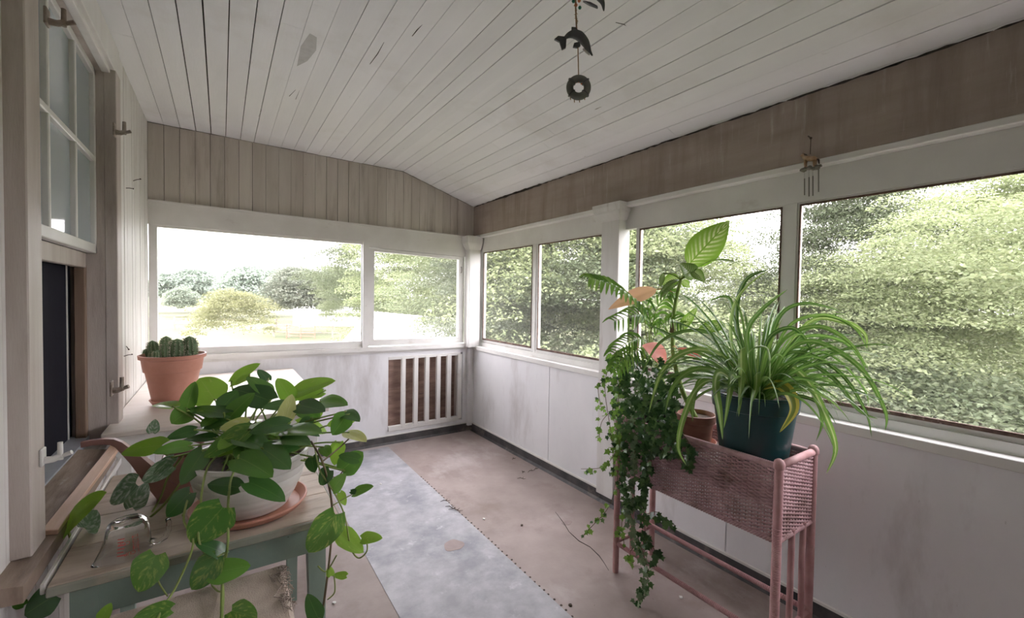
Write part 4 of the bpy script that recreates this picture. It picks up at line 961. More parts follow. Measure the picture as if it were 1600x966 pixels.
for px, py, mt in [(896, 2, 'bead_green'), (905, 1, 'bead_orange'), (906, 12, 'bead_green'), (900, 8, 'bead_orange')]:
    c = dp(px, py); mb = MB(); mb.lathe([(0.0, -0.006), (0.004, -0.0045), (0.006, 0), (0.004, 0.0045), (0.0, 0.006)], c, 12); mb.build('bead', M[mt], dc, smooth=True)
def dolphin(parent_, spine, rad, flip=1, name='dolphin'):
    P_ = [dp(*q) for q in spine]; mb = MB()
    # smooth path
    path = []; rr = []
    for i in range(len(P_)-1):
        for t in np.linspace(0, 1, 5)[:-1]:
            p0, p1, p2, p3 = P_[max(i-1, 0)], P_[i], P_[i+1], P_[min(i+2, len(P_)-1)]
            path.append(0.5*((2*p1)+(-p0+p2)*t+(2*p0-5*p1+4*p2-p3)*t*t+(-p0+3*p1-3*p2+p3)*t**3)); rr.append(rad[i]*(1-t)+rad[i+1]*t)
    path.append(P_[-1]); rr.append(rad[-1]); mb.tube(path, rr, 14); return mb
def fin(pts, th=0.004):
    mb = MB(); q = [dp(*p) for p in pts]; k = len(q); nn = CF*th
    mb.add([p-nn for p in q]+[p+nn for p in q], [tuple(range(k)), tuple(reversed(range(k, 2*k)))]+[(j, k+j, k+(j+1) % k, (j+1) % k) for j in range(k)]); return mb
body = dolphin(dc, [(882, 60), (889, 55), (897, 53.5), (906, 57), (914, 66), (919, 76), (922, 81), (925.5, 87)], [0.0045, 0.010, 0.0145, 0.0165, 0.0145, 0.0095, 0.0048, 0.0022]).build('dolphin', M['chime'], dc, smooth=True)
fin([(882, 58), (872, 57), (866, 62), (874, 66), (878, 78), (884, 75), (885, 62)]).build('tail_fluke', M['chime'], body)
fin([(893, 48), (893, 43), (899, 43.5), (903, 48), (903, 52), (893, 52)]).build('dorsal_fin', M['chime'], body)
fin([(897, 68), (895, 74), (902, 75), (907, 72), (905, 66)]).build('flipper', M['chime'], body)
dolphin(dc, [(911, 76.5), (917, 82), (921, 86)], [0.003, 0.004, 0.002]).build('belly_patch', M['belly'], body, label='pale belly patch')
c = dp(904, 137); ring = MB(); n1, n2 = 40, 14; R_, r_ = 0.0305, 0.0125
U_ = np.array([0, 0, 1.0]); Rv = CR-np.array([0, 0, CR[2]]); Rv /= np.linalg.norm(Rv); Fv = np.cross(Rv, U_)
V = []
for i in range(n1):
    a = 2*math.pi*i/n1; e = Rv*math.cos(a)+U_*math.sin(a)
    for j in range(n2):
        b = 2*math.pi*j/n2; V.append(c+e*(R_+r_*math.cos(b))+Fv*r_*math.sin(b))
ring.add(V, [(i*n2+j, ((i+1) % n1)*n2+j, ((i+1) % n1)*n2+(j+1) % n2, i*n2+(j+1) % n2) for i in range(n1) for j in range(n2)])
ro = ring.build('lifebuoy', M['ringpaint'], dc, smooth=True)
for a in (40, 140, 220, 320):
    a = math.radians(a); e = Rv*math.cos(a)+U_*math.sin(a); t_ = -Rv*math.sin(a)+U_*math.cos(a); m_ = c+e*R_; mb = MB()
    mb.tube([m_+e*0.0005+(e*math.cos(b)+Fv*math.sin(b))*(r_+0.0012)-0 for b in np.linspace(0, 2*math.pi, 15)], 0.0022, 6); mb.build('band', M['chime'], ro)
mb = MB()
for px, py in [(891, 152), (897, 156), (905, 156), (913, 152)]: mb.tube([dp(px, py-4), dp(px+0.6, py+4)], 0.0016, 6)
mb.build('cord_stub', M['rope'], dc)
mb = MB(); 
for px, py in [(898, 130), (904, 128), (909, 131)]: mb.lathe([(0, -.004), (.005, 0), (0, .004)], dp(px, py), 8)
mb.build('red_bead', M['bead_orange'], dc)
b2 = dolphin(dc, [(921, -18), (930, -10), (938, -2), (942, 6), (943.5, 17)], [0.006, 0.012, 0.011, 0.007, 0.002]).build('dolphin', M['chime'], dc, smooth=True, label='second dolphin, only its tail end in view')
fin([(911, 2), (921, 8), (934, 13), (933, 10), (922, 4)]).build('flipper', M['chime'], b2)

# ------------------------------------------------------------------ small animal wind chime on the beam
hx = 2.275
def hp(px, py, x=hx): return on(px, py, 'x', x)
n0 = hp(1263, 213, XR-0.0); n1 = hp(1267, 216)
mb = MB(); mb.tube([n0, n1], 0.003, 6); mb.tube([n1-(n1-n0)*0.05, n1], 0.0055, 8); o = mb.build('nail', M['nail']); ground_mesh(o, n0); tag(o, 'dark nail in the beam that carries the little animal chime', 'nail')
hc = thing('animal_chime', hp(1266, 262), 'tan animal figurine wind chime hanging on the grimy beam', 'wind chime')
mb = MB(); mb.tube([n1-[0, 0, .0], hp(1266, 241)], 0.0017, 5); mb.build('cord', M['nail'], hc)
mb = MB(); r = random.Random(5)
for i in range(16):
    t = i/15; p = hp(1253+28*t, 265.5-4.5*t+r.uniform(-2, 1)); q = 0.008+r.random()*0.005
    mb.lathe([(0, -q*.8), (q, -q*.3), (q*.8, q*.4), (0, q*.8)], p+np.array([r.uniform(-.008, .008), 0, 0]), 7)
mb.build('rock_base', M['rock'], hc)
mb = MB(); B_ = lambda px, py, dx=0.0: hp(px, py, hx+dx)
mb.tube([B_(1255, 244), B_(1259, 247), B_(1265, 248), B_(1272, 248), B_(1276, 250)], [0.006, 0.011, 0.012, 0.012, 0.008], 10)
mb.tube([B_(1257, 247), B_(1254, 242), B_(1251, 244)], [0.009, 0.008, 0.004], 8)
for px, dx in ((1258, -.006), (1260, .006), (1272, -.006), (1275, .006)): mb.tube([B_(px, 250, dx), B_(px-0.5, 257, dx), B_(px, 263, dx)], [0.006, 0.0042, 0.0038], 6)
an = mb.build('animal', M['horse'], hc, smooth=True)
mb = MB(); mb.tube([B_(1254, 240), B_(1259, 242.5), B_(1262, 245)], [0.003, 0.005, 0.003], 6); mb.tube([B_(1276, 248), B_(1279, 250), B_(1280, 256)], [0.004, 0.0045, 0.002], 6); mb.build('mane_and_tail', M['nail'], an)
for px, y0_, y1_ in ((1257, 279, 305), (1264, 277, 307), (1270, 275, 306), (1279, 264, 300)):
    mb = MB(); mb.tube([hp(px, 264), hp(px, y0_)], 0.0006, 4); w = mb.build('chime_tube', M['metal'], hc)
    mb = MB(); mb.tube([hp(px, y0_), hp(px, y1_)], 0.0028, 8); w2 = mb.build('tube', M['metal'], w)
# ------------------------------------------------------------------ pink wicker planter
PX0, PX1, PY0, PY1 = 1.771, 2.07, 0.779, 1.582
PB, PT = 0.560, 0.842
wp = thing('wicker_planter', ((PX0+PX1)/2, (PY0+PY1)/2, 0), 'pink wicker planter stand on tall pole legs by the side wall', 'planter stand')
for (x, y) in ((PX0, PY0), (PX0, PY1), (PX1, PY0), (PX1, PY1)):
    mb = MB(); wr = y == PY0 and x == PX0
    if wr: mb.wrapped((x, y, 0.0), (x, y, PB+0.05), 0.0175, 0.0065, 12, 0.10); mb.wrapped((x, y, PB+0.05), (x, y, 0.84), 0.0165, 0.008, 12, 0.04)
    else: mb.tube([(x, y, 0.0), (x, y, PB)], 0.0165, 12); mb.wrapped((x, y, PB), (x, y, 0.84), 0.0165, 0.009, 12, 0.05)
    mb.lathe([(0.0165, 0.0), (0.0205, 0.006), (0.021, 0.020), (0.016, 0.033), (0.008, 0.039), (0.0, 0.040)], (x, y, 0.838), 14)
    mb.build('leg', M['pole'], wp, smooth=True, angle=50)
for y in (PY0, PY1):                                                    # slimmer inner poles at each end
    for k, (x, r_) in enumerate(((PX0+0.125, 0.0125), (PX0+0.225, 0.0115))):
        mb = MB()
        if k == 0: mb.wrapped((x, y, 0.0), (x, y, PB+0.01), r_, 0.006, 10, 0.10)
        else: mb.tube([(x, y, 0.0), (x+0.004, y, 0.2), (x-0.003, y, 0.4), (x, y, PB+0.01)], r_, 9)
        mb.build('inner_pole', M['pole'], wp, smooth=True, angle=50)
    mb = MB(); mb.wrapped((PX0, y, 0.165), (PX1, y, 0.165), 0.0105, 0.006, 8); mb.build('end_stretcher', M['pole'], wp, smooth=True, angle=60)
for x, z in ((PX0, 0.160), (PX1-0.035, 0.190)):
    mb = MB(); mb.wrapped((x, PY0, z), (x, PY1, z), 0.0125, 0.0072, 10, 0.18); mb.build('stretcher', M['pole'], wp, smooth=True, angle=60)
for x in (PX0, PX1):
    mb = MB(); mb.wrapped((x, PY0, 0.846), (x, PY1, 0.846), 0.0135, 0.0075, 10, 0.12); mb.build('top_rail', M['wicker'], wp, smooth=True, angle=60)
for y in (PY0, PY1):
    mb = MB(); mb.tube([(PX0, y, 0.850), (PX1, y, 0.850)], 0.0145, 12); mb.build('top_rail', M['pole'], wp, smooth=True)
def weave(o, u, w, width, z0, z1, seed):
    """strands going in and out of upright stakes"""
    r = random.Random(seed); mb = MB(); o = np.array(o, float); u = np.array(u, float); w = np.array(w, float)
    ns = max(4, int(round(width/0.0245))); st = width/ns
    for i in range(ns+1): mb.tube([o+u*(st*i)+np.array([0, 0, z0]), o+u*(st*i)+np.array([0, 0, z1])], 0.0032, 5)
    rows = int((z1-z0)/0.0074)
    for k in range(rows+1):
        z = z0+(z1-z0)*k/rows; pts = []; n = ns*3
        for i in range(n+1):
            s_ = width*i/n; ph = math.pi*(s_/st)+(math.pi if k % 2 else 0)
            zz = z+0.0012*math.sin(s_*23+k*0.4)+r.uniform(-.0005, .0005)
            pts.append(o+u*s_+w*(0.0054*math.cos(ph))+np.array([0, 0, zz]))
        mb.tube(pts, 0.0041, 5, cap=False)
    return mb
for args, nm in (((( PX0, PY0, 0), (0, 1, 0), (1, 0, 0), PY1-PY0, PB, PT, 1), 'front'), (((PX1, PY0, 0), (0, 1, 0), (1, 0, 0), PY1-PY0, PB, PT, 2), 'back'),
                 (((PX0, PY0, 0), (1, 0, 0), (0, 1, 0), PX1-PX0, PB, PT, 3), 'near'), (((PX0, PY1, 0), (1, 0, 0), (0, 1, 0), PX1-PX0, PB, PT, 4), 'far')):
    weave(*args).build('woven_panel', M['wicker'], wp, smooth=True)
def braid(p, q, r_=0.0055, R_=0.006, pitch=0.036):
    p = np.array(p, float); q = np.array(q, float); L = np.linalg.norm(q-p); d = (q-p)/L; e = np.cross(d, [0, 0, 1.0]); mb = MB(); n = int(L/pitch*10)
    for ph in (0, 2.1, 4.2):
        mb.tube([p+d*L*i/n+e*R_*math.cos(6.283*L*i/n/pitch+ph)+np.array([0, 0, R_*math.sin(6.283*L*i/n/pitch+ph)]) for i in range(n+1)], r_, 6)
    return mb
for p, q in (((PX0, PY0, PB-0.006), (PX0, PY1, PB-0.006)), ((PX1, PY0, PB-0.006), (PX1, PY1, PB-0.006)), ((PX0, PY0, PB-0.006), (PX1, PY0, PB-0.006)), ((PX0, PY1, PB-0.006), (PX1, PY1, PB-0.006))):
    braid(p, q).build('braided_border', M['wicker'], wp, smooth=True)
SH = 0.772
mb = MB(); mb.box(PX0+0.012, PX1-0.012, PY0+0.014, PY1-0.014, SH-0.012, SH); mb.build('tray', M['trim'], wp, label='pale tray inside the basket')

# ------------------------------------------------------------------ leaves
def unit(v): v = np.array(v, float); return v/(np.linalg.norm(v)+1e-12)
def normal_for(base, tip, up, tocam, rnd_=None, jit=0.25):
    d = unit(np.array(tip)-base); n = unit(np.array([0, 0, 1.0])*up+unit(CAMP-base)*tocam)
    if rnd_ is not None: n = n+np.array([rnd_.uniform(-jit, jit) for _ in range(3)])
    n = n-d*np.dot(n, d); return unit(n)
def prof_heart(u): return (math.sqrt(min(1.0, (u+0.055)/0.30)) if u < 0.245 else 1.0)*(max(0.0, 1-u)**0.72)*(1+0.9*u)
def prof_ovate(u): return math.sin(math.pi*min(1, u)**0.78)**0.85 if 0 < u < 1 else 0.0
def leaf(mb, base, tip, W, n, prof=prof_heart, lobe=0.17, arch=0.08, fold=0.16, wav=0.0, nu=11, nv=3, droop=0.0, seed=0):
    """one leaf blade from base to tip, width W, face towards n"""
    base = np.array(base, float); tip = np.array(tip, float); L = np.linalg.norm(tip-base); d = unit(tip-base); s = np.cross(n, d)
    mid = (base+tip)/2+n*arch*L; V = []; UV = []; r = random.Random(seed); p1, p2 = r.uniform(0, 6), r.uniform(0, 6)
    cols = [k/nv for k in range(-nv, nv+1)]; wmax = max(prof(i/30) for i in range(31))
    for i in range(nu+1):
        u = i/nu; uu = u if i else 0.0
        c = base*(1-uu)**2+2*mid*uu*(1-uu)+tip*uu*uu
        tg = unit((mid-base)*(1-uu)+(tip-mid)*uu); nn = unit(np.cross(tg, s))
        if np.dot(nn, n) < 0: nn = -nn
        w = prof(u)/wmax*W/2
        for v in cols:
            a = abs(v); back_ = lobe*L*(a**1.25)*(1-u)**2.4
            curl = fold*a*w*(1.2-0.6*a)
            z = curl+wav*w*math.sin(5*u+p1+(p2 if v > 0 else 0))*a
            V.append(c-tg*back_+s*v*w+nn*z); UV.append((u, v))
    m = len(cols)
    F = [(i*m+k, i*m+k+1, (i+1)*m+k+1, (i+1)*m+k) for i in range(nu) for k in range(m-1)]
    mb.add(V, F, UV)
def crom(P, per=6):
    P = [np.array(p, float) for p in P]; out = []
    for i in range(len(P)-1):
        p0, p1, p2, p3 = P[max(i-1, 0)], P[i], P[i+1], P[min(i+2, len(P)-1)]
        for t in np.linspace(0, 1, per, endpoint=False): out.append(0.5*((2*p1)+(-p0+p2)*t+(2*p0-5*p1+4*p2-p3)*t*t+(-p0+3*p1-3*p2+p3)*t**3))
    out.append(P[-1]); return out
def blade(mb, P, W, hint=(0, 0, 1), fold=0.35, wf=None, per=6):
    """long narrow leaf along a curve, V-folded, tapering to the tip"""
    Q = crom(P, per); n = len(Q); V = []; UV = []; wf = wf or (lambda t: min(1.0, 0.45+1.6*t) if t < 0.5 else (1-((t-0.5)/0.5)**1.8))
    sprev = None
    for i, q in enumerate(Q):
        t = i/(n-1); tg = unit(Q[min(i+1, n-1)]-Q[max(i-1, 0)])
        s = np.cross(tg, np.array(hint, float)) if sprev is None else sprev-tg*np.dot(sprev, tg)
        if np.linalg.norm(s) < 1e-3: s = np.cross(tg, CF)
        s = unit(s); sprev = s; nn = unit(np.cross(s, tg)); w = W/2*wf(t)
        for v in (-1, -0.5, 0, 0.5, 1): V.append(q+s*v*w+nn*fold*abs(v)*w); UV.append((t, v))
    mb.add(V, [(i*5+k, i*5+k+1, (i+1)*5+k+1, (i+1)*5+k) for i in range(n-1) for k in range(4)], UV)
PM = 'soil'

# ------------------------------------------------------------------ pothos in the white pot
pcx, pcy = 0.085, 1.765
sa = MB(); sa.lathe([(0.0, 0.0), (0.155, 0.0), (0.172, 0.018), (0.176, 0.024), (0.180, 0.024), (0.181, 0.018), (0.166, -0.001), (0.16, -0.004), (0.0, -0.004)], (pcx, pcy, TZ+0.006), 56)
o = sa.build('plant_saucer', M['terra'], smooth=True, angle=35); ground_mesh(o, (pcx, pcy, TZ)); tag(o, 'terracotta saucer under the white pot on the green table', 'saucer')
po = thing('potted_pothos', (pcx, pcy, TZ+0.008), 'trailing pothos with glossy heart shaped leaves in round white pot', 'potted plant')
Z0 = TZ+0.008
mb = MB(); pr = [(0.0, 0.0), (0.112, 0.0), (0.118, 0.004), (0.142, 0.045), (0.1645, 0.095), (0.176, 0.140), (0.182, 0.176), (0.187, 0.180), (0.187, 0.192), (0.178, 0.193), (0.172, 0.176), (0.160, 0.11), (0.15, 0.09)]
pr2 = []
for (r0, z0), (r1, z1) in zip(pr[:-1], pr[1:]):
    for t in np.linspace(0, 1, 8, endpoint=False):
        r_ = r0+(r1-r0)*t; z_ = z0+(z1-z0)*t; pr2.append((r_+(0.0022*(abs((z_*38) % 1-0.5) < 0.10)*-1 if 0.01 < z_ < 0.17 and r_ > 0.11 else 0), z_))
mb.lathe(pr2+[pr[-1]], (pcx, pcy, Z0), 64); mb.build('pot', M['whitepot'], po, smooth=True, angle=40)
mb = MB(); mb.lathe([(0.0, 0.162), (0.1, 0.160), (0.168, 0.155)], (pcx, pcy, Z0), 32); mb.build('soil', M['soil'], po, smooth=True)
LP = {'b': leafmat('pothos_leaf_bright', [(0.0, (0.195, 0.405, 0.045)), (1.0, (0.218, 0.402, 0.057))], 0.28, 0.42, veins=((0.517, 0.598, 0.161), 'splash', 0.62, (0.276, 0.414, 0.092)), spec=0.5),
      'g': leafmat('pothos_leaf_green', [(0.0, (0.075, 0.203, 0.033)), (1.0, (0.128, 0.300, 0.048))], 0.25, 0.30, veins=((0.299, 0.437, 0.103), 'splash', 0.66, (0.180, 0.330, 0.075)), spec=0.55),
      'd': leafmat('pothos_leaf_dark', [(0.0, (0.036, 0.117, 0.030)), (1.0, (0.068, 0.173, 0.042))], 0.22, 0.18, veins=((0.240, 0.405, 0.105), 'splash', 0.68, (0.120, 0.240, 0.060)), spec=0.6),
      'v': leafmat('pothos_leaf_variegated', [(0.0, (0.068, 0.195, 0.038)), (1.0, (0.105, 0.255, 0.045))], 0.25, 0.28, veins=((0.483, 0.575, 0.138), 'splash', 0.52, (0.180, 0.330, 0.075)), spec=0.5),
      'w': leafmat('pothos_leaf_white', [(0.0, (0.128, 0.225, 0.128)), (1.0, (0.150, 0.255, 0.150))], 0.25, 0.25, veins=((0.598, 0.632, 0.575), 'splash', 0.46, (0.195, 0.300, 0.165)), spec=0.55),
      'p': leafmat('pothos_leaf_pale', [(0.0, (0.529, 0.575, 0.196)), (1.0, (0.598, 0.632, 0.276))], 0.35, 0.42, veins=((0.690, 0.690, 0.414), 'splash', 0.5, (0.460, 0.517, 0.172)), spec=0.4)}
def c6(X, Y): return 240+X/4.444, 560+Y/4.444
# (kind, base, tip, apparent width, distance, how much the face tips up, how much it faces us); first block read in a closer frame
dome = [('b', (425, 288), (318, 138), 215, 1.62, .5, .9), ('g', (232, 345), (288, 160), 105, 1.58, .6, .6), ('b', (545, 165), (742, 36), 95, 1.80, .9, .5), ('b', (660, 128), (560, 190), 62, 1.78, .9, .5),
        ('g', (795, 245), (648, 128), 95, 1.72, .8, .6), ('d', (792, 150), (725, 78), 40, 1.84, .9, .4), ('b', (955, 290), (858, 138), 110, 1.62, .3, 1.0), ('p', (905, 440), (962, 248), 95, 1.50, .2, 1.0),
        ('b', (978, 246), (1266, 156), 82, 1.66, .9, .6), ('b', (1170, 235), (985, 290), 85, 1.70, .7, .7), ('g', (1150, 308), (1350, 328), 80, 1.62, .8, .7), ('d', (1005, 325), (1192, 372), 105, 1.55, .8, .7),
        ('d', (945, 330), (752, 345), 95, 1.60, .8, .7), ('d', (805, 295), (545, 215), 110, 1.68, .8, .6), ('d', (475, 345), (585, 225), 120, 1.60, .5, .8), ('g', (515, 425), (705, 240), 125, 1.55, .7, .8),
        ('d', (485, 385), (212, 358), 100, 1.53, .9, .6), ('g', (236, 372), (122, 455), 140, 1.52, .3, 1.0), ('b', (140, 340), (-5, 325), 90, 1.50, .9, .6), ('v', (655, 498), (345, 692), 150, 1.42, .8, .7),
        ('d', (290, 500), (85, 562), 110, 1.45, .8, .6), ('p', (655, 450), (455, 492), 70, 1.50, .7, .7), ('d', (935, 455), (660, 520), 140, 1.44, .8, .7), ('g', (918, 500), (1168, 522), 95, 1.47, .9, .6),
        ('d', (872, 560), (1088, 604), 110, 1.42, .8, .6), ('d', (752, 628), (952, 772), 150, 1.37, .6, .8), ('g', (590, 692), (828, 828), 185, 1.33, .4, .9), ('d', (345, 645), (190, 882), 130, 1.38, .4, .9),
        ('w', (140, 690), (-5, 815), 75, 1.42, .5, .8), ('g', (1335, 400), (1240, 535), 135, 1.56, .2, 1.0), ('d', (1318, 378), (1432, 442), 42, 1.58, .9, .4), ('b', (1372, 425), (1200, 470), 72, 1.62, .6, .8),
        ('b', (1285, 590), (1255, 745), 100, 1.60, .2, 1.0), ('g', (1312, 772), (1455, 650), 150, 1.54, .1, 1.0), ('d', (1335, 770), (1288, 700), 58, 1.56, .2, 1.0), ('d', (1098, 690), (1120, 795), 95, 1.50, .2, 1.0),
        ('g', (1178, 620), (1225, 690), 55, 1.58, .3, .9), ('p', (1345, 518), (1478, 582), 34, 1.60, .8, .6), ('d', (600, 540), (800, 640), 120, 1.42, .8, .6), ('g', (690, 250), (800, 215), 80, 1.74, .9, .5),
        ('d', (330, 330), (430, 270), 90, 1.66, .7, .6), ('d', (560, 560), (420, 610), 90, 1.46, .8, .6), ('d', (1090, 420), (1010, 480), 80, 1.58, .5, .8), ('b', (1120, 400), (1170, 340), 70, 1.66, .5, .8),
        ('d', (700, 560), (560, 640), 100, 1.43, .8, .6), ('d', (880, 640), (1020, 620), 85, 1.44, .8, .6), ('g', (420, 420), (330, 480), 90, 1.52, .6, .8), ('d', (620, 330), (480, 300), 90, 1.62, .9, .6)]
leaves_px = [(k, c6(*b), c6(*t), w/4.444, d, u, c, True) for k, b, t, w, d, u, c in dome]
# trailing leaves (photo frame): distance given as plane
tr_ = [('b', (253, 696), (190, 708), 36, ('d', 1.36), .7, .7), ('g', (553, 771), (584, 760), 14, ('d', 1.45), .8, .6), ('d', (373, 762), (324, 757), 24, ('d', 1.33), .6, .8), ('d', (389, 754), (446, 784), 30, ('d', 1.31), .6, .8),
       ('d', (297, 770), (260, 808), 28, ('d', 1.32), .3, .9), ('v', (348, 793), (298, 848), 62, ('y', 1.50), .1, 1.0), ('d', (351, 866), (304, 849), 17, ('y', 1.49), .8, .5), ('v', (339, 872), (299, 922), 42, ('y', 1.47), .1, 1.0),
       ('g', (330, 897), (392, 884), 36, ('y', 1.46), .4, .9), ('v', (243, 868), (216, 926), 48, ('y', 1.47), .1, 1.0), ('v', (266, 952), (208, 966), 28, ('y', 1.45), .6, .7), ('v', (362, 955), (402, 966), 34, ('y', 1.45), .2, 1.0),
       ('v', (524, 804), (482, 864), 46, ('d', 1.42), .1, 1.0), ('b', (530, 832), (568, 864), 22, ('d', 1.45), .4, .8), ('b', (565, 842), (598, 841), 15, ('d', 1.47), .7, .7), ('b', (541, 900), (520, 899), 10, ('d', 1.45), .6, .7), ('b', (517, 900), (514, 884), 12, ('d', 1.42), .2, 1.0),
       ('d', (497, 966), (480, 928), 24, ('d', 1.40), .1, 1.0), ('b', (104, 826), (167, 769), 27, ('d', 1.33), .5, .8), ('w', (133, 825), (152, 797), 40, ('d', 1.35), .6, .8), ('w', (212, 755), (171, 784), 44, ('d', 1.44), .4, .9), ('w', (207, 793), (230, 753), 15, ('d', 1.41), .2, 1.0),
       ('w', (270, 728), (221, 751), 26, ('d', 1.40), .6, .7), ('d', (86, 930), (38, 962), 44, ('d', 1.12), .3, .9), ('g', (38, 946), (20, 944), 15, ('d', 1.10), .3, .9), ('b', (158, 968), (174, 942), 18, ('y', 1.44), .2, 1.0), ('w', (238, 676), (243, 655), 16, ('d', 1.55), .4, .8),
       ('d', (560, 718), (529, 712), 16, ('d', 1.47), .4, .8), ('g', (520, 765), (541, 740), 22, ('d', 1.42), .3, .9), ('b', (531, 770), (540, 790), 12, ('d', 1.45), .3, .9), ('d', (548, 768), (563, 772), 9, ('d', 1.45), .6, .6), ('g', (470, 640), (500, 655), 30, ('d', 1.6), .6, .7), ('d', (515, 735), (500, 758), 24, ('d', 1.42), .3, .9)]
leaves_px += [(k, b, t, w, s_, u, c, False) for k, b, t, w, s_, u, c in tr_]
def spt(px, py, s_):
    P_ = spt0(px, py, s_)
    if b0x-.01 < P_[0] < b1x+.02 and b0y-.02 < P_[1] < b1y+.01 and P_[2] < BT+0.015: P_ = on(px, py, 'z', BT+0.018)   # rests on the carpeted box
    return P_
def spt0(px, py, s_):
    if isinstance(s_, (int, float)): return at(px, py, s_)
    return at(px, py, s_[1]) if s_[0] == 'd' else on(px, py, s_[0], s_[1])
rq = random.Random(8)
for i in range(26):
    a = rq.uniform(0, 6.283); q_ = rq.uniform(0.03, 0.20); c_ = np.array([pcx+q_*math.cos(a), pcy+q_*math.sin(a), Z0+0.23+0.10*(1-q_/0.2)*rq.random()+rq.uniform(-.03, .03)])
    o_ = unit([math.cos(a), math.sin(a), rq.uniform(-.5, .1)])*rq.uniform(0.07, 0.115)
    leaves_px.append((rq.choice('gdgdb'), c_-o_*0.2, c_+o_*0.8, 0, None, 0.8, 0.4, True))
r = random.Random(31)
for i, (k, b, t, w, s_, u, c, dome_) in enumerate(leaves_px):
    B_, T_ = (b, t) if s_ is None else (spt(*b, s_), spt(*t, s_))
    if dome_ and s_ is not None:                                        # blades slope: nearer tip hangs lower and further out
        T_ = at(t[0], t[1], s_-0.05 if t[1] > b[1] else s_+0.03)
    dist = float(np.dot((B_+T_)/2-CAMP, CF)); L_ = np.linalg.norm(T_-B_); W_ = max(w/FPX*dist*1.05, L_*0.62)
    W_ = min(W_, L_*1.25)
    n = normal_for(B_, T_, u, c, r, 0.22)
    mb = MB(); leaf(mb, B_, T_, W_, n, prof_heart, 0.13, r.uniform(0.03, 0.12), r.uniform(0.10, 0.28), r.uniform(0.0, 0.10), seed=i)
    lf = mb.build('leaf', LP[k], po, smooth=True)
    if k in 'pw': lf['label'] = 'pale yellow leaf' if k == 'p' else 'white streaked leaf'
    if dome_:
        a = np.array([pcx+r.uniform(-.09, .09), pcy+r.uniform(-.09, .09), Z0+0.155]); m = (a+B_)/2+np.array([0, 0, 0.03])
        mb = MB(); mb.tube(crom([a, m, B_+unit(B_-T_)*0.004, B_], 4), [0.0030]*12+[0.0022], 6); mb.build('leaf_stalk', M['stem'], lf, smooth=True)
vines = [([(352, 700, ('d', 1.42)), (326, 728, ('d', 1.34)), (316, 765, ('d', 1.31)), (313, 800, ('y', 1.52)), (312, 850, ('y', 1.49)), (346, 905, ('y', 1.48)), (347, 966, ('y', 1.47))], 'pale_stem', .0032),
         ([(358, 768, ('d', 1.31)), (356, 800, ('y', 1.51)), (356, 850, ('y', 1.48)), (348, 900, ('y', 1.47)), (346, 970, ('y', 1.46))], 'pale_stem', .0036),
         ([(366, 735, ('d', 1.35)), (360, 752, ('d', 1.32)), (358, 772, ('d', 1.31))], 'pale_stem', .0034),
         ([(296, 772, ('d', 1.34)), (287, 812, ('y', 1.56)), (302, 850, ('y', 1.49)), (276, 915, ('y', 1.47)), (254, 950, ('y', 1.46)), (244, 975, ('y', 1.45))], 'pale_stem', .0030),
         ([(339, 871, ('y', 1.47)), (352, 866, ('y', 1.48)), (330, 905, ('y', 1.47)), (338, 922, ('y', 1.465)), (345, 925, ('y', 1.465))], 'pale_stem', .0022),
         ([(486, 690, ('d', 1.50)), (503, 720, ('d', 1.42)), (514, 760, ('d', 1.42)), (519, 800, ('d', 1.42)), (517, 850, ('d', 1.42)), (511, 905, ('d', 1.42)), (502, 970, ('d', 1.42))], 'vine', .0036),
         ([(492, 700, ('d', 1.52)), (500, 735, ('d', 1.42)), (522, 770, ('d', 1.42)), (538, 805, ('d', 1.45)), (548, 855, ('d', 1.45)), (560, 872, ('d', 1.47)), (573, 862, ('d', 1.47)), (573, 846, ('d', 1.47))], 'pale_stem', .0026),
         ([(503, 722, ('d', 1.42)), (530, 700, ('d', 1.56)), (545, 686, ('d', 1.56))], 'vine', .0028), ([(505, 740, ('d', 1.42)), (525, 746, ('d', 1.55)), (536, 736, ('d', 1.54))], 'vine', .0024),
         ([(520, 790, ('d', 1.42)), (540, 778, ('d', 1.45)), (554, 771, ('d', 1.45))], 'pale_stem', .002), ([(497, 885, ('d', 1.40)), (510, 893, ('d', 1.42)), (526, 868, ('d', 1.42))], 'pale_stem', .0024),
         ([(512, 937, ('d', 1.42)), (523, 925, ('d', 1.42)), (522, 900, ('d', 1.42))], 'pale_stem', .0022),
         ([(300, 730, ('d', 1.40)), (255, 790, ('d', 1.44)), (215, 822, ('d', 1.46)), (168, 847, ('d', 1.40)), (127, 876, ('d', 1.30)), (86, 931, ('d', 1.14))], 'pale_stem', .0038),
         ([(106, 826, ('d', 1.33)), (113, 850, ('d', 1.32)), (127, 872, ('d', 1.30))], 'pale_stem', .0034), ([(134, 825, ('d', 1.35)), (150, 838, ('d', 1.38)), (168, 846, ('d', 1.40))], 'pale_stem', .0026),
         ([(286, 712, ('d', 1.44)), (263, 745, ('d', 1.42)), (252, 775, ('d', 1.43)), (238, 800, ('d', 1.45))], 'pale_stem', .0032), ([(275, 715, ('d', 1.43)), (245, 705, ('d', 1.40)), (252, 697, ('d', 1.36))], 'pale_stem', .0026),
         ([(285, 806, ('y', 1.57)), (292, 790, ('d', 1.33)), (297, 770, ('d', 1.32))], 'pale_stem', .0022), ([(243, 868, ('y', 1.48)), (246, 905, ('y', 1.47)), (262, 932, ('y', 1.46))], 'pale_stem', .002)]
for P_, mt, r_ in vines:
    mb = MB(); Q = crom([spt(*p) for p in P_], 6); mb.tube(Q, r_, 7); mb.build('vine', M[mt], po, smooth=True)

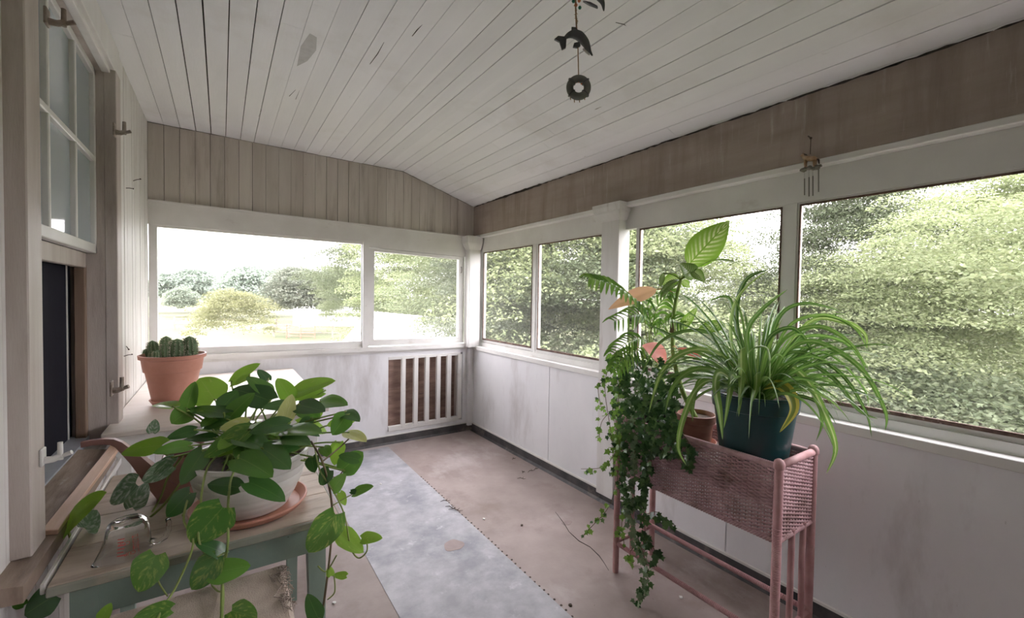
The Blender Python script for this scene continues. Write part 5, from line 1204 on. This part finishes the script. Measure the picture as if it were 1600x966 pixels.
# ------------------------------------------------------------------ spider plant in the dark green pot
gx, gy = 1.925, 0.956
sp_ = thing('potted_spider_plant', (gx, gy, SH), 'spider plant with long arching blades in dark green pot in the planter', 'potted plant')
mb = MB(); mb.lathe([(0.0, 0.0), (0.122, 0.0), (0.126, 0.004), (0.1275, 0.030), (0.131, 0.032), (0.158, 0.245), (0.166, 0.248), (0.172, 0.305), (0.176, 0.308), (0.176, 0.316), (0.168, 0.317), (0.162, 0.30), (0.150, 0.24)], (gx, gy, SH), 64); mb.build('pot', M['greenpot'], sp_, smooth=True, angle=35)
GT = SH+0.285
mb = MB(); mb.lathe([(0.0, 0.285), (0.163, 0.280)], (gx, gy, SH), 32); mb.build('soil', M['soil'], sp_, smooth=True)
LS = {'g': leafmat('spider_blade_green', [(0.0, (0.035, 0.10, 0.018)), (0.6, (0.065, 0.165, 0.028)), (1.0, (0.115, 0.235, 0.045))], 0.30, 0.28, veins=((0.26, 0.36, 0.13), 'margin', 0.45), spec=0.45),
      'y': leafmat('spider_blade_yellow', [(0.0, (0.16, 0.22, 0.04)), (1.0, (0.20, 0.26, 0.05))], 0.4, 0.3, veins=((0.60, 0.55, 0.10), 'edge', 1.0)),
      'l': leafmat('spider_blade_light', [(0.0, (0.10, 0.21, 0.04)), (1.0, (0.16, 0.28, 0.06))], 0.33, 0.32, veins=((0.42, 0.50, 0.22), 'margin', 0.6))}
def gpt(px, py, d):
    q = ray(px, py); return CAMP+q*min(d, 2.27/q[0])
hand = [('l', [(1160, 590, 1.86), (1142, 539, 1.84), (1143, 486, 1.82), (1163, 450, 1.80), (1204, 420, 1.78)], 11), ('g', [(1172, 590, 1.88), (1150, 500, 1.86), (1163, 440, 1.86), (1200, 421, 1.86)], 8), ('g', [(1180, 590, 1.88), (1167, 521, 1.86), (1192, 482, 1.86), (1231, 452, 1.85)], 8),
        ('g', [(1185, 595, 1.9), (1200, 530, 1.85), (1238, 512, 1.80), (1266, 542, 1.76), (1267, 575, 1.75)], 9), ('g', [(1190, 595, 1.9), (1225, 530, 1.85), (1278, 510, 1.78), (1327, 535, 1.72), (1358, 580, 1.68)], 7), ('g', [(1190, 598, 1.88), (1220, 558, 1.8), (1269, 533, 1.72), (1341, 572, 1.66), (1382, 640, 1.63), (1383, 674, 1.63)], 8),
        ('l', [(1190, 600, 1.86), (1225, 572, 1.76), (1258, 590, 1.68), (1287, 642, 1.64), (1306, 700, 1.62), (1291, 741, 1.62)], 12), ('g', [(1190, 600, 1.88), (1225, 556, 1.8), (1262, 553, 1.74), (1314, 584, 1.69), (1352, 642, 1.66), (1362, 684, 1.66)], 6), ('g', [(1195, 590, 1.95), (1215, 500, 1.95), (1256, 474, 1.93), (1316, 487, 1.9)], 6),
        ('g', [(1195, 590, 1.95), (1230, 512, 1.9), (1285, 492, 1.82), (1335, 512, 1.75), (1357, 549, 1.7)], 6), ('l', [(1200, 590, 1.93), (1262, 505, 1.85), (1318, 503, 1.78), (1350, 521, 1.74), (1355, 545, 1.72)], 7), ('g', [(1165, 590, 1.9), (1122, 530, 1.92), (1078, 517, 1.95), (1029, 538, 1.97), (996, 600, 1.98)], 7),
        ('l', [(1165, 595, 1.88), (1127, 556, 1.88), (1078, 548, 1.88), (1035, 580, 1.88), (1013, 648, 1.88)], 10), ('g', [(1160, 600, 1.84), (1114, 578, 1.82), (1078, 580, 1.82), (1051, 606, 1.82), (1039, 646, 1.82)], 9), ('l', [(1155, 605, 1.82), (1114, 594, 1.78), (1087, 610, 1.74), (1066, 659, 1.71), (1060, 700, 1.70), (1072, 727, 1.70)], 9),
        ('l', [(1150, 600, 1.8), (1126, 582, 1.75), (1117, 600, 1.72), (1124, 645, 1.71), (1129, 688, 1.71)], 15), ('l', [(1158, 605, 1.79), (1144, 586, 1.74), (1140, 610, 1.71), (1131, 670, 1.71)], 13), ('l', [(1165, 600, 1.78), (1158, 545, 1.74), (1158, 590, 1.70), (1154, 652, 1.70)], 13), ('l', [(1185, 605, 1.78), (1182, 583, 1.74), (1181, 606, 1.70), (1174, 630, 1.70)], 13),
        ('y', [(1195, 606, 1.78), (1216, 602, 1.72), (1233, 615, 1.70), (1239, 642, 1.69), (1218, 676, 1.69)], 20), ('g', [(1160, 590, 1.95), (1110, 555, 1.98), (1050, 525, 2.0), (1008, 505, 2.0)], 7), ('g', [(1165, 590, 1.95), (1149, 508, 1.95), (1138, 465, 1.95), (1108, 470, 1.95)], 6), ('g', [(1160, 590, 1.98), (1118, 515, 2.0), (1087, 477, 2.0), (1064, 459, 2.0)], 5),
        ('g', [(1195, 595, 1.9), (1235, 545, 1.84), (1301, 556, 1.74), (1350, 606, 1.68), (1357, 636, 1.66)], 6), ('g', [(1195, 600, 1.9), (1245, 565, 1.8), (1300, 590, 1.71), (1340, 640, 1.67), (1372, 655, 1.65)], 7), ('l', [(1175, 600, 1.82), (1170, 550, 1.76), (1200, 545, 1.70), (1203, 600, 1.68)], 9), ('g', [(1200, 600, 1.85), (1240, 575, 1.76), (1275, 620, 1.70), (1285, 660, 1.69), (1275, 690, 1.68)], 8),
        ('l', [(1150, 600, 1.86), (1100, 590, 1.84), (1085, 620, 1.82), (1082, 660, 1.8)], 7), ('g', [(1200, 595, 1.95), (1250, 530, 1.9), (1310, 530, 1.8), (1345, 560, 1.74), (1352, 585, 1.72)], 6)]
r = random.Random(77); nb = 0
for k, P_, w in hand:
    Q = [gpt(*p) for p in P_]; d = np.mean([p[2] for p in P_]); mb = MB()
    blade(mb, Q, w/FPX*d*0.95, unit(np.array([0, 0, 0.7])-CF*0.9+np.array([r.uniform(-.3, .3), r.uniform(-.3, .3), 0])), 0.30); lf = mb.build('leaf', LS[k], sp_, smooth=True); nb += 1
    if k == 'y': lf['label'] = 'drooping yellowed blade'
rest = MB()
for i in range(190):
    a = r.uniform(0, 2*math.pi); el = math.radians(r.choice([r.uniform(25, 60), r.uniform(45, 82)])); L_ = r.uniform(0.28, 0.56); g = r.uniform(0.8, 2.1)
    st = np.array([gx+0.07*math.cos(a)*r.random(), gy+0.07*math.sin(a)*r.random(), GT]); dv = np.array([math.cos(a)*math.cos(el), math.sin(a)*math.cos(el), math.sin(el)])
    P_ = []; p = st.copy(); v = dv.copy(); n = 9
    for j in range(n):
        P_.append(p.copy()); p = p+v*L_/(n-1); v = unit(v+np.array([0, 0, -1.0])*g*0.16*(0.4+j/n*1.4))
    for q in P_:
        if q[0] > 2.24: q[0] = 2.24+(q[0]-2.24)*0.12
        if q[2] < 0.90 and abs(q[0]-1.92) < 0.17 and 0.80 < q[1] < 1.55: q[2] = 0.90
        dd_ = math.hypot(q[0]-gx, q[1]-gy)
        if q[2] < SH+0.33 and dd_ < 0.188 and q is not P_[0]: q[2] = max(q[2], SH+0.325)
    mb = rest if nb >= 100 else MB()
    blade(mb, P_, r.uniform(0.0085, 0.0145), unit(np.array([r.uniform(-.6, .6), r.uniform(-.6, .6), 0.7])-CF*r.uniform(0, .9)), 0.3, per=3)
    if mb is not rest: mb.build('leaf', LS['l' if r.random() < 0.15 else 'g'], sp_, smooth=True); nb += 1
rest.build('leaves', LS['g'], sp_, smooth=True)['kind'] = 'stuff'

# ------------------------------------------------------------------ dieffenbachia in the small clay pot
dx, dy = 1.925, 1.232
dz = SH+0.012
o = MB(); o.lathe([(0.0, 0.0), (0.085, 0.0), (0.094, 0.020), (0.097, 0.020), (0.090, -0.002), (0.08, -0.006), (0.0, -0.006)], (dx, dy, SH+0.006), 40)
o = o.build('plant_saucer', M['terra'], smooth=True, angle=35); ground_mesh(o, (dx, dy, SH)); tag(o, 'terracotta saucer under the dark clay pot inside the wicker planter', 'saucer')
df = thing('potted_dieffenbachia', (dx, dy, dz), 'tall dieffenbachia with cream veined leaves in small dark clay pot', 'potted plant')
mb = MB(); mb.lathe([(0.0, 0.0), (0.070, 0.0), (0.080, 0.10), (0.082, 0.105), (0.0905, 0.108), (0.092, 0.142), (0.086, 0.144), (0.082, 0.13), (0.078, 0.1)], (dx, dy, dz), 44); mb.build('pot', M['clay'], df, smooth=True, angle=35)
mb = MB(); mb.lathe([(0.0, 0.126), (0.082, 0.123)], (dx, dy, dz), 24); mb.build('soil', M['soil'], df)
stem = [np.array([dx, dy, dz+0.12]), at(1066, 610, 2.16), at(1053, 560, 2.18), at(1051, 520, 2.19), at(1053, 490, 2.19), at(1058, 460, 2.18), at(1064, 437, 2.16)]
mb = MB(); Q = crom(stem, 5); mb.tube(Q, [0.013-0.004*i/(len(Q)-1) for i in range(len(Q))], 10); mb.build('stem', M['stem'], df, smooth=True)
mb = MB(); mb.tube([stem[3], stem[3]*0.5+stem[4]*0.5], 0.0145, 9); mb.build('old_stem', M['vine'], df)
LD = leafmat('dieffenbachia_leaf', [(0.0, (0.12, 0.27, 0.025)), (1.0, (0.17, 0.34, 0.04))], 0.3, 0.42, veins=((0.62, 0.66, 0.40), 'feather', 2.3, (0.10, 0.20, 0.03)), spec=0.45)
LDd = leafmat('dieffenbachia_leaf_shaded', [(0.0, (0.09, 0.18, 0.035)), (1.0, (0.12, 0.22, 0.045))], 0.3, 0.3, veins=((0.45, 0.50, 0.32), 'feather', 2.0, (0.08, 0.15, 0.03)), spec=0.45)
LPE = leafmat('withered_peach_leaf', [(0.0, (0.72, 0.46, 0.26)), (1.0, (0.80, 0.55, 0.34))], 0.5, 0.35)
LSA = leafmat('salmon_leaf', [(0.0, (0.72, 0.26, 0.19)), (1.0, (0.80, 0.36, 0.28))], 0.45, 0.35)
LTA = leafmat('tan_petiole', [(0.0, (0.5, 0.36, 0.18)), (1.0, (0.55, 0.42, 0.22))], 0.5, 0.2)
for k, b, t, w, d0, d1, u, c, ar, fo, lab in [
    ('D', (1075, 415), (1140, 345), 50, 2.16, 2.02, .1, 1, .10, .15, 'largest upright leaf with cream feather veins'), ('D', (1086, 422), (1157, 413), 16, 2.14, 1.98, 1, .35, .30, .2, None), ('d', (1086, 432), (1062, 412), 26, 2.13, 2.08, .2, .9, .1, .5, None), ('d', (1082, 423), (1101, 442), 17, 2.12, 2.06, .3, .8, .2, .6, None),
    ('D', (1062, 434), (1033, 445), 26, 2.2, 2.22, .4, .9, .1, .2, None), ('D', (1065, 439), (1078, 449), 14, 2.2, 2.2, .3, .9, .1, .2, None), ('D', (1133, 506), (1086, 521), 22, 2.05, 2.05, .5, .8, .12, .25, None), ('d', (1062, 437), (1028, 462), 10, 2.18, 2.1, .8, .5, .2, .3, None), ('d', (1058, 445), (1030, 470), 9, 2.17, 2.08, .8, .5, .2, .3, None),
    ('d', (1036, 427), (1032, 449), 9, 2.2, 2.2, .2, 1, .1, .3, None), ('P', (1026, 452), (950, 484), 26, 2.22, 2.16, .4, .9, .14, .25, 'withered peach coloured leaf'), ('S', (1042, 562), (1003, 540), 34, 2.18, 2.1, .4, .9, .1, .2, 'salmon red leaf low among the stems'), ('S', (1058, 545), (1096, 560), 14, 2.12, 2.02, .6, .7, .1, .2, 'salmon red leaf low among the stems'),
    ('D', (1060, 520), (1090, 480), 16, 2.14, 2.10, .4, .9, .1, .2, None)]:
    B_, T_ = at(*b, d0), at(*t, d1); L_ = np.linalg.norm(T_-B_); n = normal_for(B_, T_, u, c)
    mb = MB(); leaf(mb, B_, T_, min(w/FPX*2.1, L_*0.75), n, prof_ovate, 0.0, ar, fo, 0.05, 14, 4, seed=int(b[0]))
    lf = mb.build('leaf', {'D': LD, 'd': LDd, 'P': LPE, 'S': LSA}[k], df, smooth=True)
    if lab: lf['label'] = lab
    near = min(Q, key=lambda q: np.linalg.norm(q-B_)+max(0, q[2]-B_[2])); mb = MB(); mb.tube(crom([near, near*0.5+B_*0.5+np.array([0, 0, .01]), B_], 4), 0.0035, 6); mb.build('leaf_stalk', LTA if k in 'PS' else M['stem'], lf, smooth=True)

# ------------------------------------------------------------------ parlour palm in a hidden nursery pot
ax, ay = 2.005, 1.40
pa = thing('potted_palm', (ax, ay, SH), 'small palm with feathery fronds rising behind the ivy', 'potted plant')
mb = MB(); mb.lathe([(0.0, 0.0), (0.045, 0.0), (0.055, 0.12), (0.057, 0.14), (0.052, 0.14), (0.05, 0.12)], (ax, ay, SH), 28); mb.build('pot', M['blackpot'], pa, smooth=True, angle=35)
mb = MB(); mb.lathe([(0.0, 0.125), (0.051, 0.122)], (ax, ay, SH), 20); mb.build('soil', M['soil'], pa)
LF = leafmat('palm_leaflet', [(0.0, (0.06, 0.16, 0.025)), (0.6, (0.12, 0.26, 0.04)), (1.0, (0.19, 0.34, 0.07))], 0.35, 0.38)
root = np.array([ax, ay, SH+0.12])
def frond(P_, n, L0, wl, up=1.0, seed=0):
    Q = crom([root]+[at(*p) for p in P_], 6); mb = MB(); mb.tube(Q, [0.0034-0.0022*i/(len(Q)-1) for i in range(len(Q))], 6); rs = MB(); rr_ = random.Random(seed)
    s0 = int(len(Q)*0.42)
    for i in range(n):
        f_ = s0+(len(Q)-1.2-s0)*i/(n-1); j = int(f_); p = Q[j]*(1-f_+j)+Q[min(j+1, len(Q)-1)]*(f_-j); tg = unit(Q[min(j+1, len(Q)-1)]-Q[max(j-1, 0)])
        sd_ = unit(np.cross(tg, np.array([0, 0, 1.0])*up+CF*-0.5)); t = i/(n-1); L_ = L0*(0.55+0.9*math.sin(math.pi*(0.18+0.72*t)))*0.75
        for s_ in (-1, 1):
            d = unit(tg*0.75+sd_*s_*0.9+np.array([0, 0, -0.1])); e = p+d*L_; m = p+d*L_*0.5+np.array([0, 0, 0.012]); e = e+np.array([0, 0, -0.25*L_])
            blade(rs, [p, m, e], wl*rr_.uniform(.9, 1.25), unit(np.array([0, 0, .55])-CF*0.9), 0.2, lambda t_: 0.3+1.4*t_ if t_ < .5 else 1-((t_-.5)/.5)**2, 4)
    o = rs.build('frond', LF, pa, smooth=True); mb.build('midrib', M['stem'], o, smooth=True)
frond([(1014, 540, 2.28), (1006, 495, 2.20), (988, 468, 2.12), (958, 446, 2.05), (924, 437, 2.00)], 15, 0.115, 0.019, 1.0, 1)
frond([(1018, 545, 2.28), (1016, 505, 2.27), (996, 492, 2.24), (960, 502, 2.18)], 13, 0.105, 0.0115, 1.0, 2)
frond([(1020, 545, 2.28), (1022, 495, 2.27), (1035, 470, 2.24), (1050, 460, 2.2)], 9, 0.095, 0.015, 1.0, 3)
frond([(1014, 550, 2.27), (1000, 530, 2.24), (980, 535, 2.20), (960, 552, 2.16)], 12, 0.09, 0.011, 1.0, 4)
frond([(1020, 550, 2.27), (1028, 518, 2.24), (1045, 500, 2.18), (1066, 505, 2.12)], 11, 0.10, 0.012, 1.0, 5)
frond([(1010, 550, 2.25), (996, 548, 2.2), (978, 556, 2.14), (962, 575, 2.10)], 10, 0.08, 0.012, 1.0, 6)
frond([(1017, 545, 2.29), (1015, 500, 2.3), (1010, 470, 2.3), (1014, 458, 2.28)], 8, 0.07, 0.015, 1.0, 7)

# ------------------------------------------------------------------ trailing ivy
ix, iy = 1.905, 1.475
iv = thing('potted_ivy', (ix, iy, SH), 'trailing ivy spilling over the far end of the wicker planter', 'potted plant')
mb = MB(); mb.lathe([(0.0, 0.0), (0.068, 0.0), (0.085, 0.15), (0.089, 0.152), (0.089, 0.165), (0.083, 0.165), (0.08, 0.15)], (ix, iy, SH), 36); mb.build('pot', M['blackpot'], iv, smooth=True, angle=35)
mb = MB(); mb.lathe([(0.0, 0.15), (0.082, 0.148)], (ix, iy, SH), 24); mb.build('soil', M['soil'], iv)
LI = {'g': leafmat('ivy_leaf', [(0.0, (0.022, 0.068, 0.020)), (0.6, (0.045, 0.115, 0.03)), (1.0, (0.10, 0.19, 0.06))], 0.33, 0.22, spec=0.5),
      'l': leafmat('ivy_leaf_young', [(0.0, (0.10, 0.22, 0.035)), (1.0, (0.17, 0.32, 0.06))], 0.35, 0.40, spec=0.4),
      'w': leafmat('ivy_leaf_pale', [(0.0, (0.12, 0.19, 0.10)), (1.0, (0.20, 0.28, 0.15))], 0.35, 0.3, spec=0.45)}
IVY = [(0, 0), (-.18, -.14), (-.42, -.02), (-.34, .2), (-.62, .42), (-.28, .55), (-.16, .72), (0, 1.05), (.16, .72), (.28, .55), (.62, .42), (.34, .2), (.42, -.02), (.18, -.14)]
def ivyleaf(mb, p, d, n, s):
    sd_ = np.cross(n, d); V = [p+d*s*0.3+n*s*0.02]; UV = [(0.3, 0)]
    for a, b in IVY: V.append(p+sd_*a*s+d*b*s-n*s*0.16*(a*a+max(0, b-.4)**2)); UV.append((b, a))
    k = len(IVY); mb.add(V, [(0, 1+i, 1+(i+1) % k) for i in range(k)], UV)
r = random.Random(5); IL = []
def xs_(py): return 1.745-max(0, (700-py))*0.0000
strands = [([(985, 575, 1.83), (962, 562, 1.76), (945, 600, 1.70), (955, 680, 1.695), (960, 742, 1.70)], 'l', 12), ([(990, 580, 1.83), (975, 565, 1.77), (965, 640, 1.71), (968, 700, 1.70), (963, 760, 1.70)], 'l', 12), ([(966, 700, 1.70), (950, 724, 1.68), (935, 732, 1.67), (908, 733, 1.66)], 'l', 13),
           ([(962, 735, 1.70), (958, 775, 1.68), (946, 800, 1.66), (932, 815, 1.64), (911, 837, 1.63)], 'l', 16), ([(1000, 590, 1.83), (992, 620, 1.75), (992, 700, 1.715), (990, 760, 1.71), (985, 800, 1.70), (1000, 850, 1.70), (1013, 900, 1.70), (1000, 930, 1.69), (985, 968, 1.68)], 'w', 9), ([(1010, 590, 1.83), (1005, 620, 1.75), (1010, 700, 1.72), (1005, 760, 1.715), (1008, 830, 1.715)], 'g', 9),
           ([(1025, 590, 1.83), (1020, 620, 1.76), (1022, 690, 1.73), (1012, 745, 1.725), (1000, 790, 1.72)], 'g', 9), ([(1040, 600, 1.84), (1040, 630, 1.78), (1045, 690, 1.74)], 'g', 8), ([(1055, 610, 1.84), (1052, 640, 1.79), (1050, 680, 1.745)], 'g', 8), ([(1060, 670, 1.75), (1075, 690, 1.73), (1082, 715, 1.735), (1076, 736, 1.735)], 'g', 8), ([(1008, 805, 1.71), (1025, 800, 1.70), (1040, 812, 1.69), (1056, 822, 1.68)], 'g', 14),
           ([(985, 790, 1.70), (972, 815, 1.69), (975, 850, 1.69)], 'l', 8), ([(980, 575, 1.83), (978, 600, 1.74), (980, 680, 1.71), (975, 740, 1.70), (985, 790, 1.70)], 'g', 8), ([(1000, 850, 1.70), (985, 862, 1.69), (990, 880, 1.69)], 'l', 8), ([(1006, 830, 1.71), (1015, 850, 1.70), (1030, 868, 1.70), (1022, 885, 1.70)], 'g', 9), ([(952, 590, 1.72), (935, 605, 1.68), (940, 640, 1.68)], 'l', 10), ([(958, 640, 1.70), (940, 660, 1.68), (936, 690, 1.68)], 'l', 12)]
for P_, k, sp2 in strands:
    Q = crom([on(px, py, 'x', x) for px, py, x in P_], 8); mb = MB(); mb.tube(Q, 0.0017, 5); mb.build('vine', M['vine'], iv, smooth=True)
    n = max(6, int(sum(np.linalg.norm(Q[i+1]-Q[i]) for i in range(len(Q)-1))/(sp2*0.0014)))
    dense = 2 if k != 'l' else 1
    for i in range(n*dense):
        f_ = r.random()*(len(Q)-1.01); j = int(f_); p = Q[j]*(1-f_+j)+Q[j+1]*(f_-j)
        kk = k if r.random() < 0.8 else 'g'
        IL.append((p+np.array([r.uniform(-.03, .004), r.uniform(-.02, .02), r.uniform(-.015, .01)])*(0.8 if k == 'l' else 1), kk, r.uniform(0.019, 0.034)*(0.85 if k == 'l' else 1)))
for i in range(480):                                     # mound over the pot and the far end of the basket
    t = r.random(); py = 552+160*t; lo, hi = (950, 1035) if py < 580 else (952, 1062); px = r.uniform(lo, hi)
    x = 1.83-0.11*min(1, (py-545)/70)+r.uniform(-.03, .03)
    IL.append((on(px, py, 'x', x), 'l' if px < 975 and r.random() < .6 else 'g', r.uniform(0.022, 0.038)))
lv = {k: MB() for k in LI}; cam_d = lambda p: np.linalg.norm(p-CAMP)
order = sorted(range(len(IL)), key=lambda i: -IL[i][2]/cam_d(IL[i][0])); top100 = set(order[:100])
for i, (p, k, s) in enumerate(IL):
    n = unit(unit(CAMP-p)*0.8+np.array([r.gauss(-.15, .4), r.gauss(0, .45), r.gauss(.35, .4)])); d = np.array([r.gauss(0, .5), r.gauss(0, .5), -1.0]); d = unit(d-n*np.dot(n, d))
    if i in top100: mb = MB(); ivyleaf(mb, p, d, n, s); mb.build('leaf', LI[k], iv)
    else: ivyleaf(lv[k], p, d, n, s)
me0 = None
allmb = MB(); mi = []
for q, k in enumerate(LI):
    allmb.add(lv[k].v, lv[k].f, lv[k].uv); mi += [q]*len(lv[k].f)
fo = allmb.build('foliage', None, iv)
for k in LI: fo.data.materials.append(LI[k])
fo.data.polygons.foreach_set('material_index', mi); fo['kind'] = 'stuff'
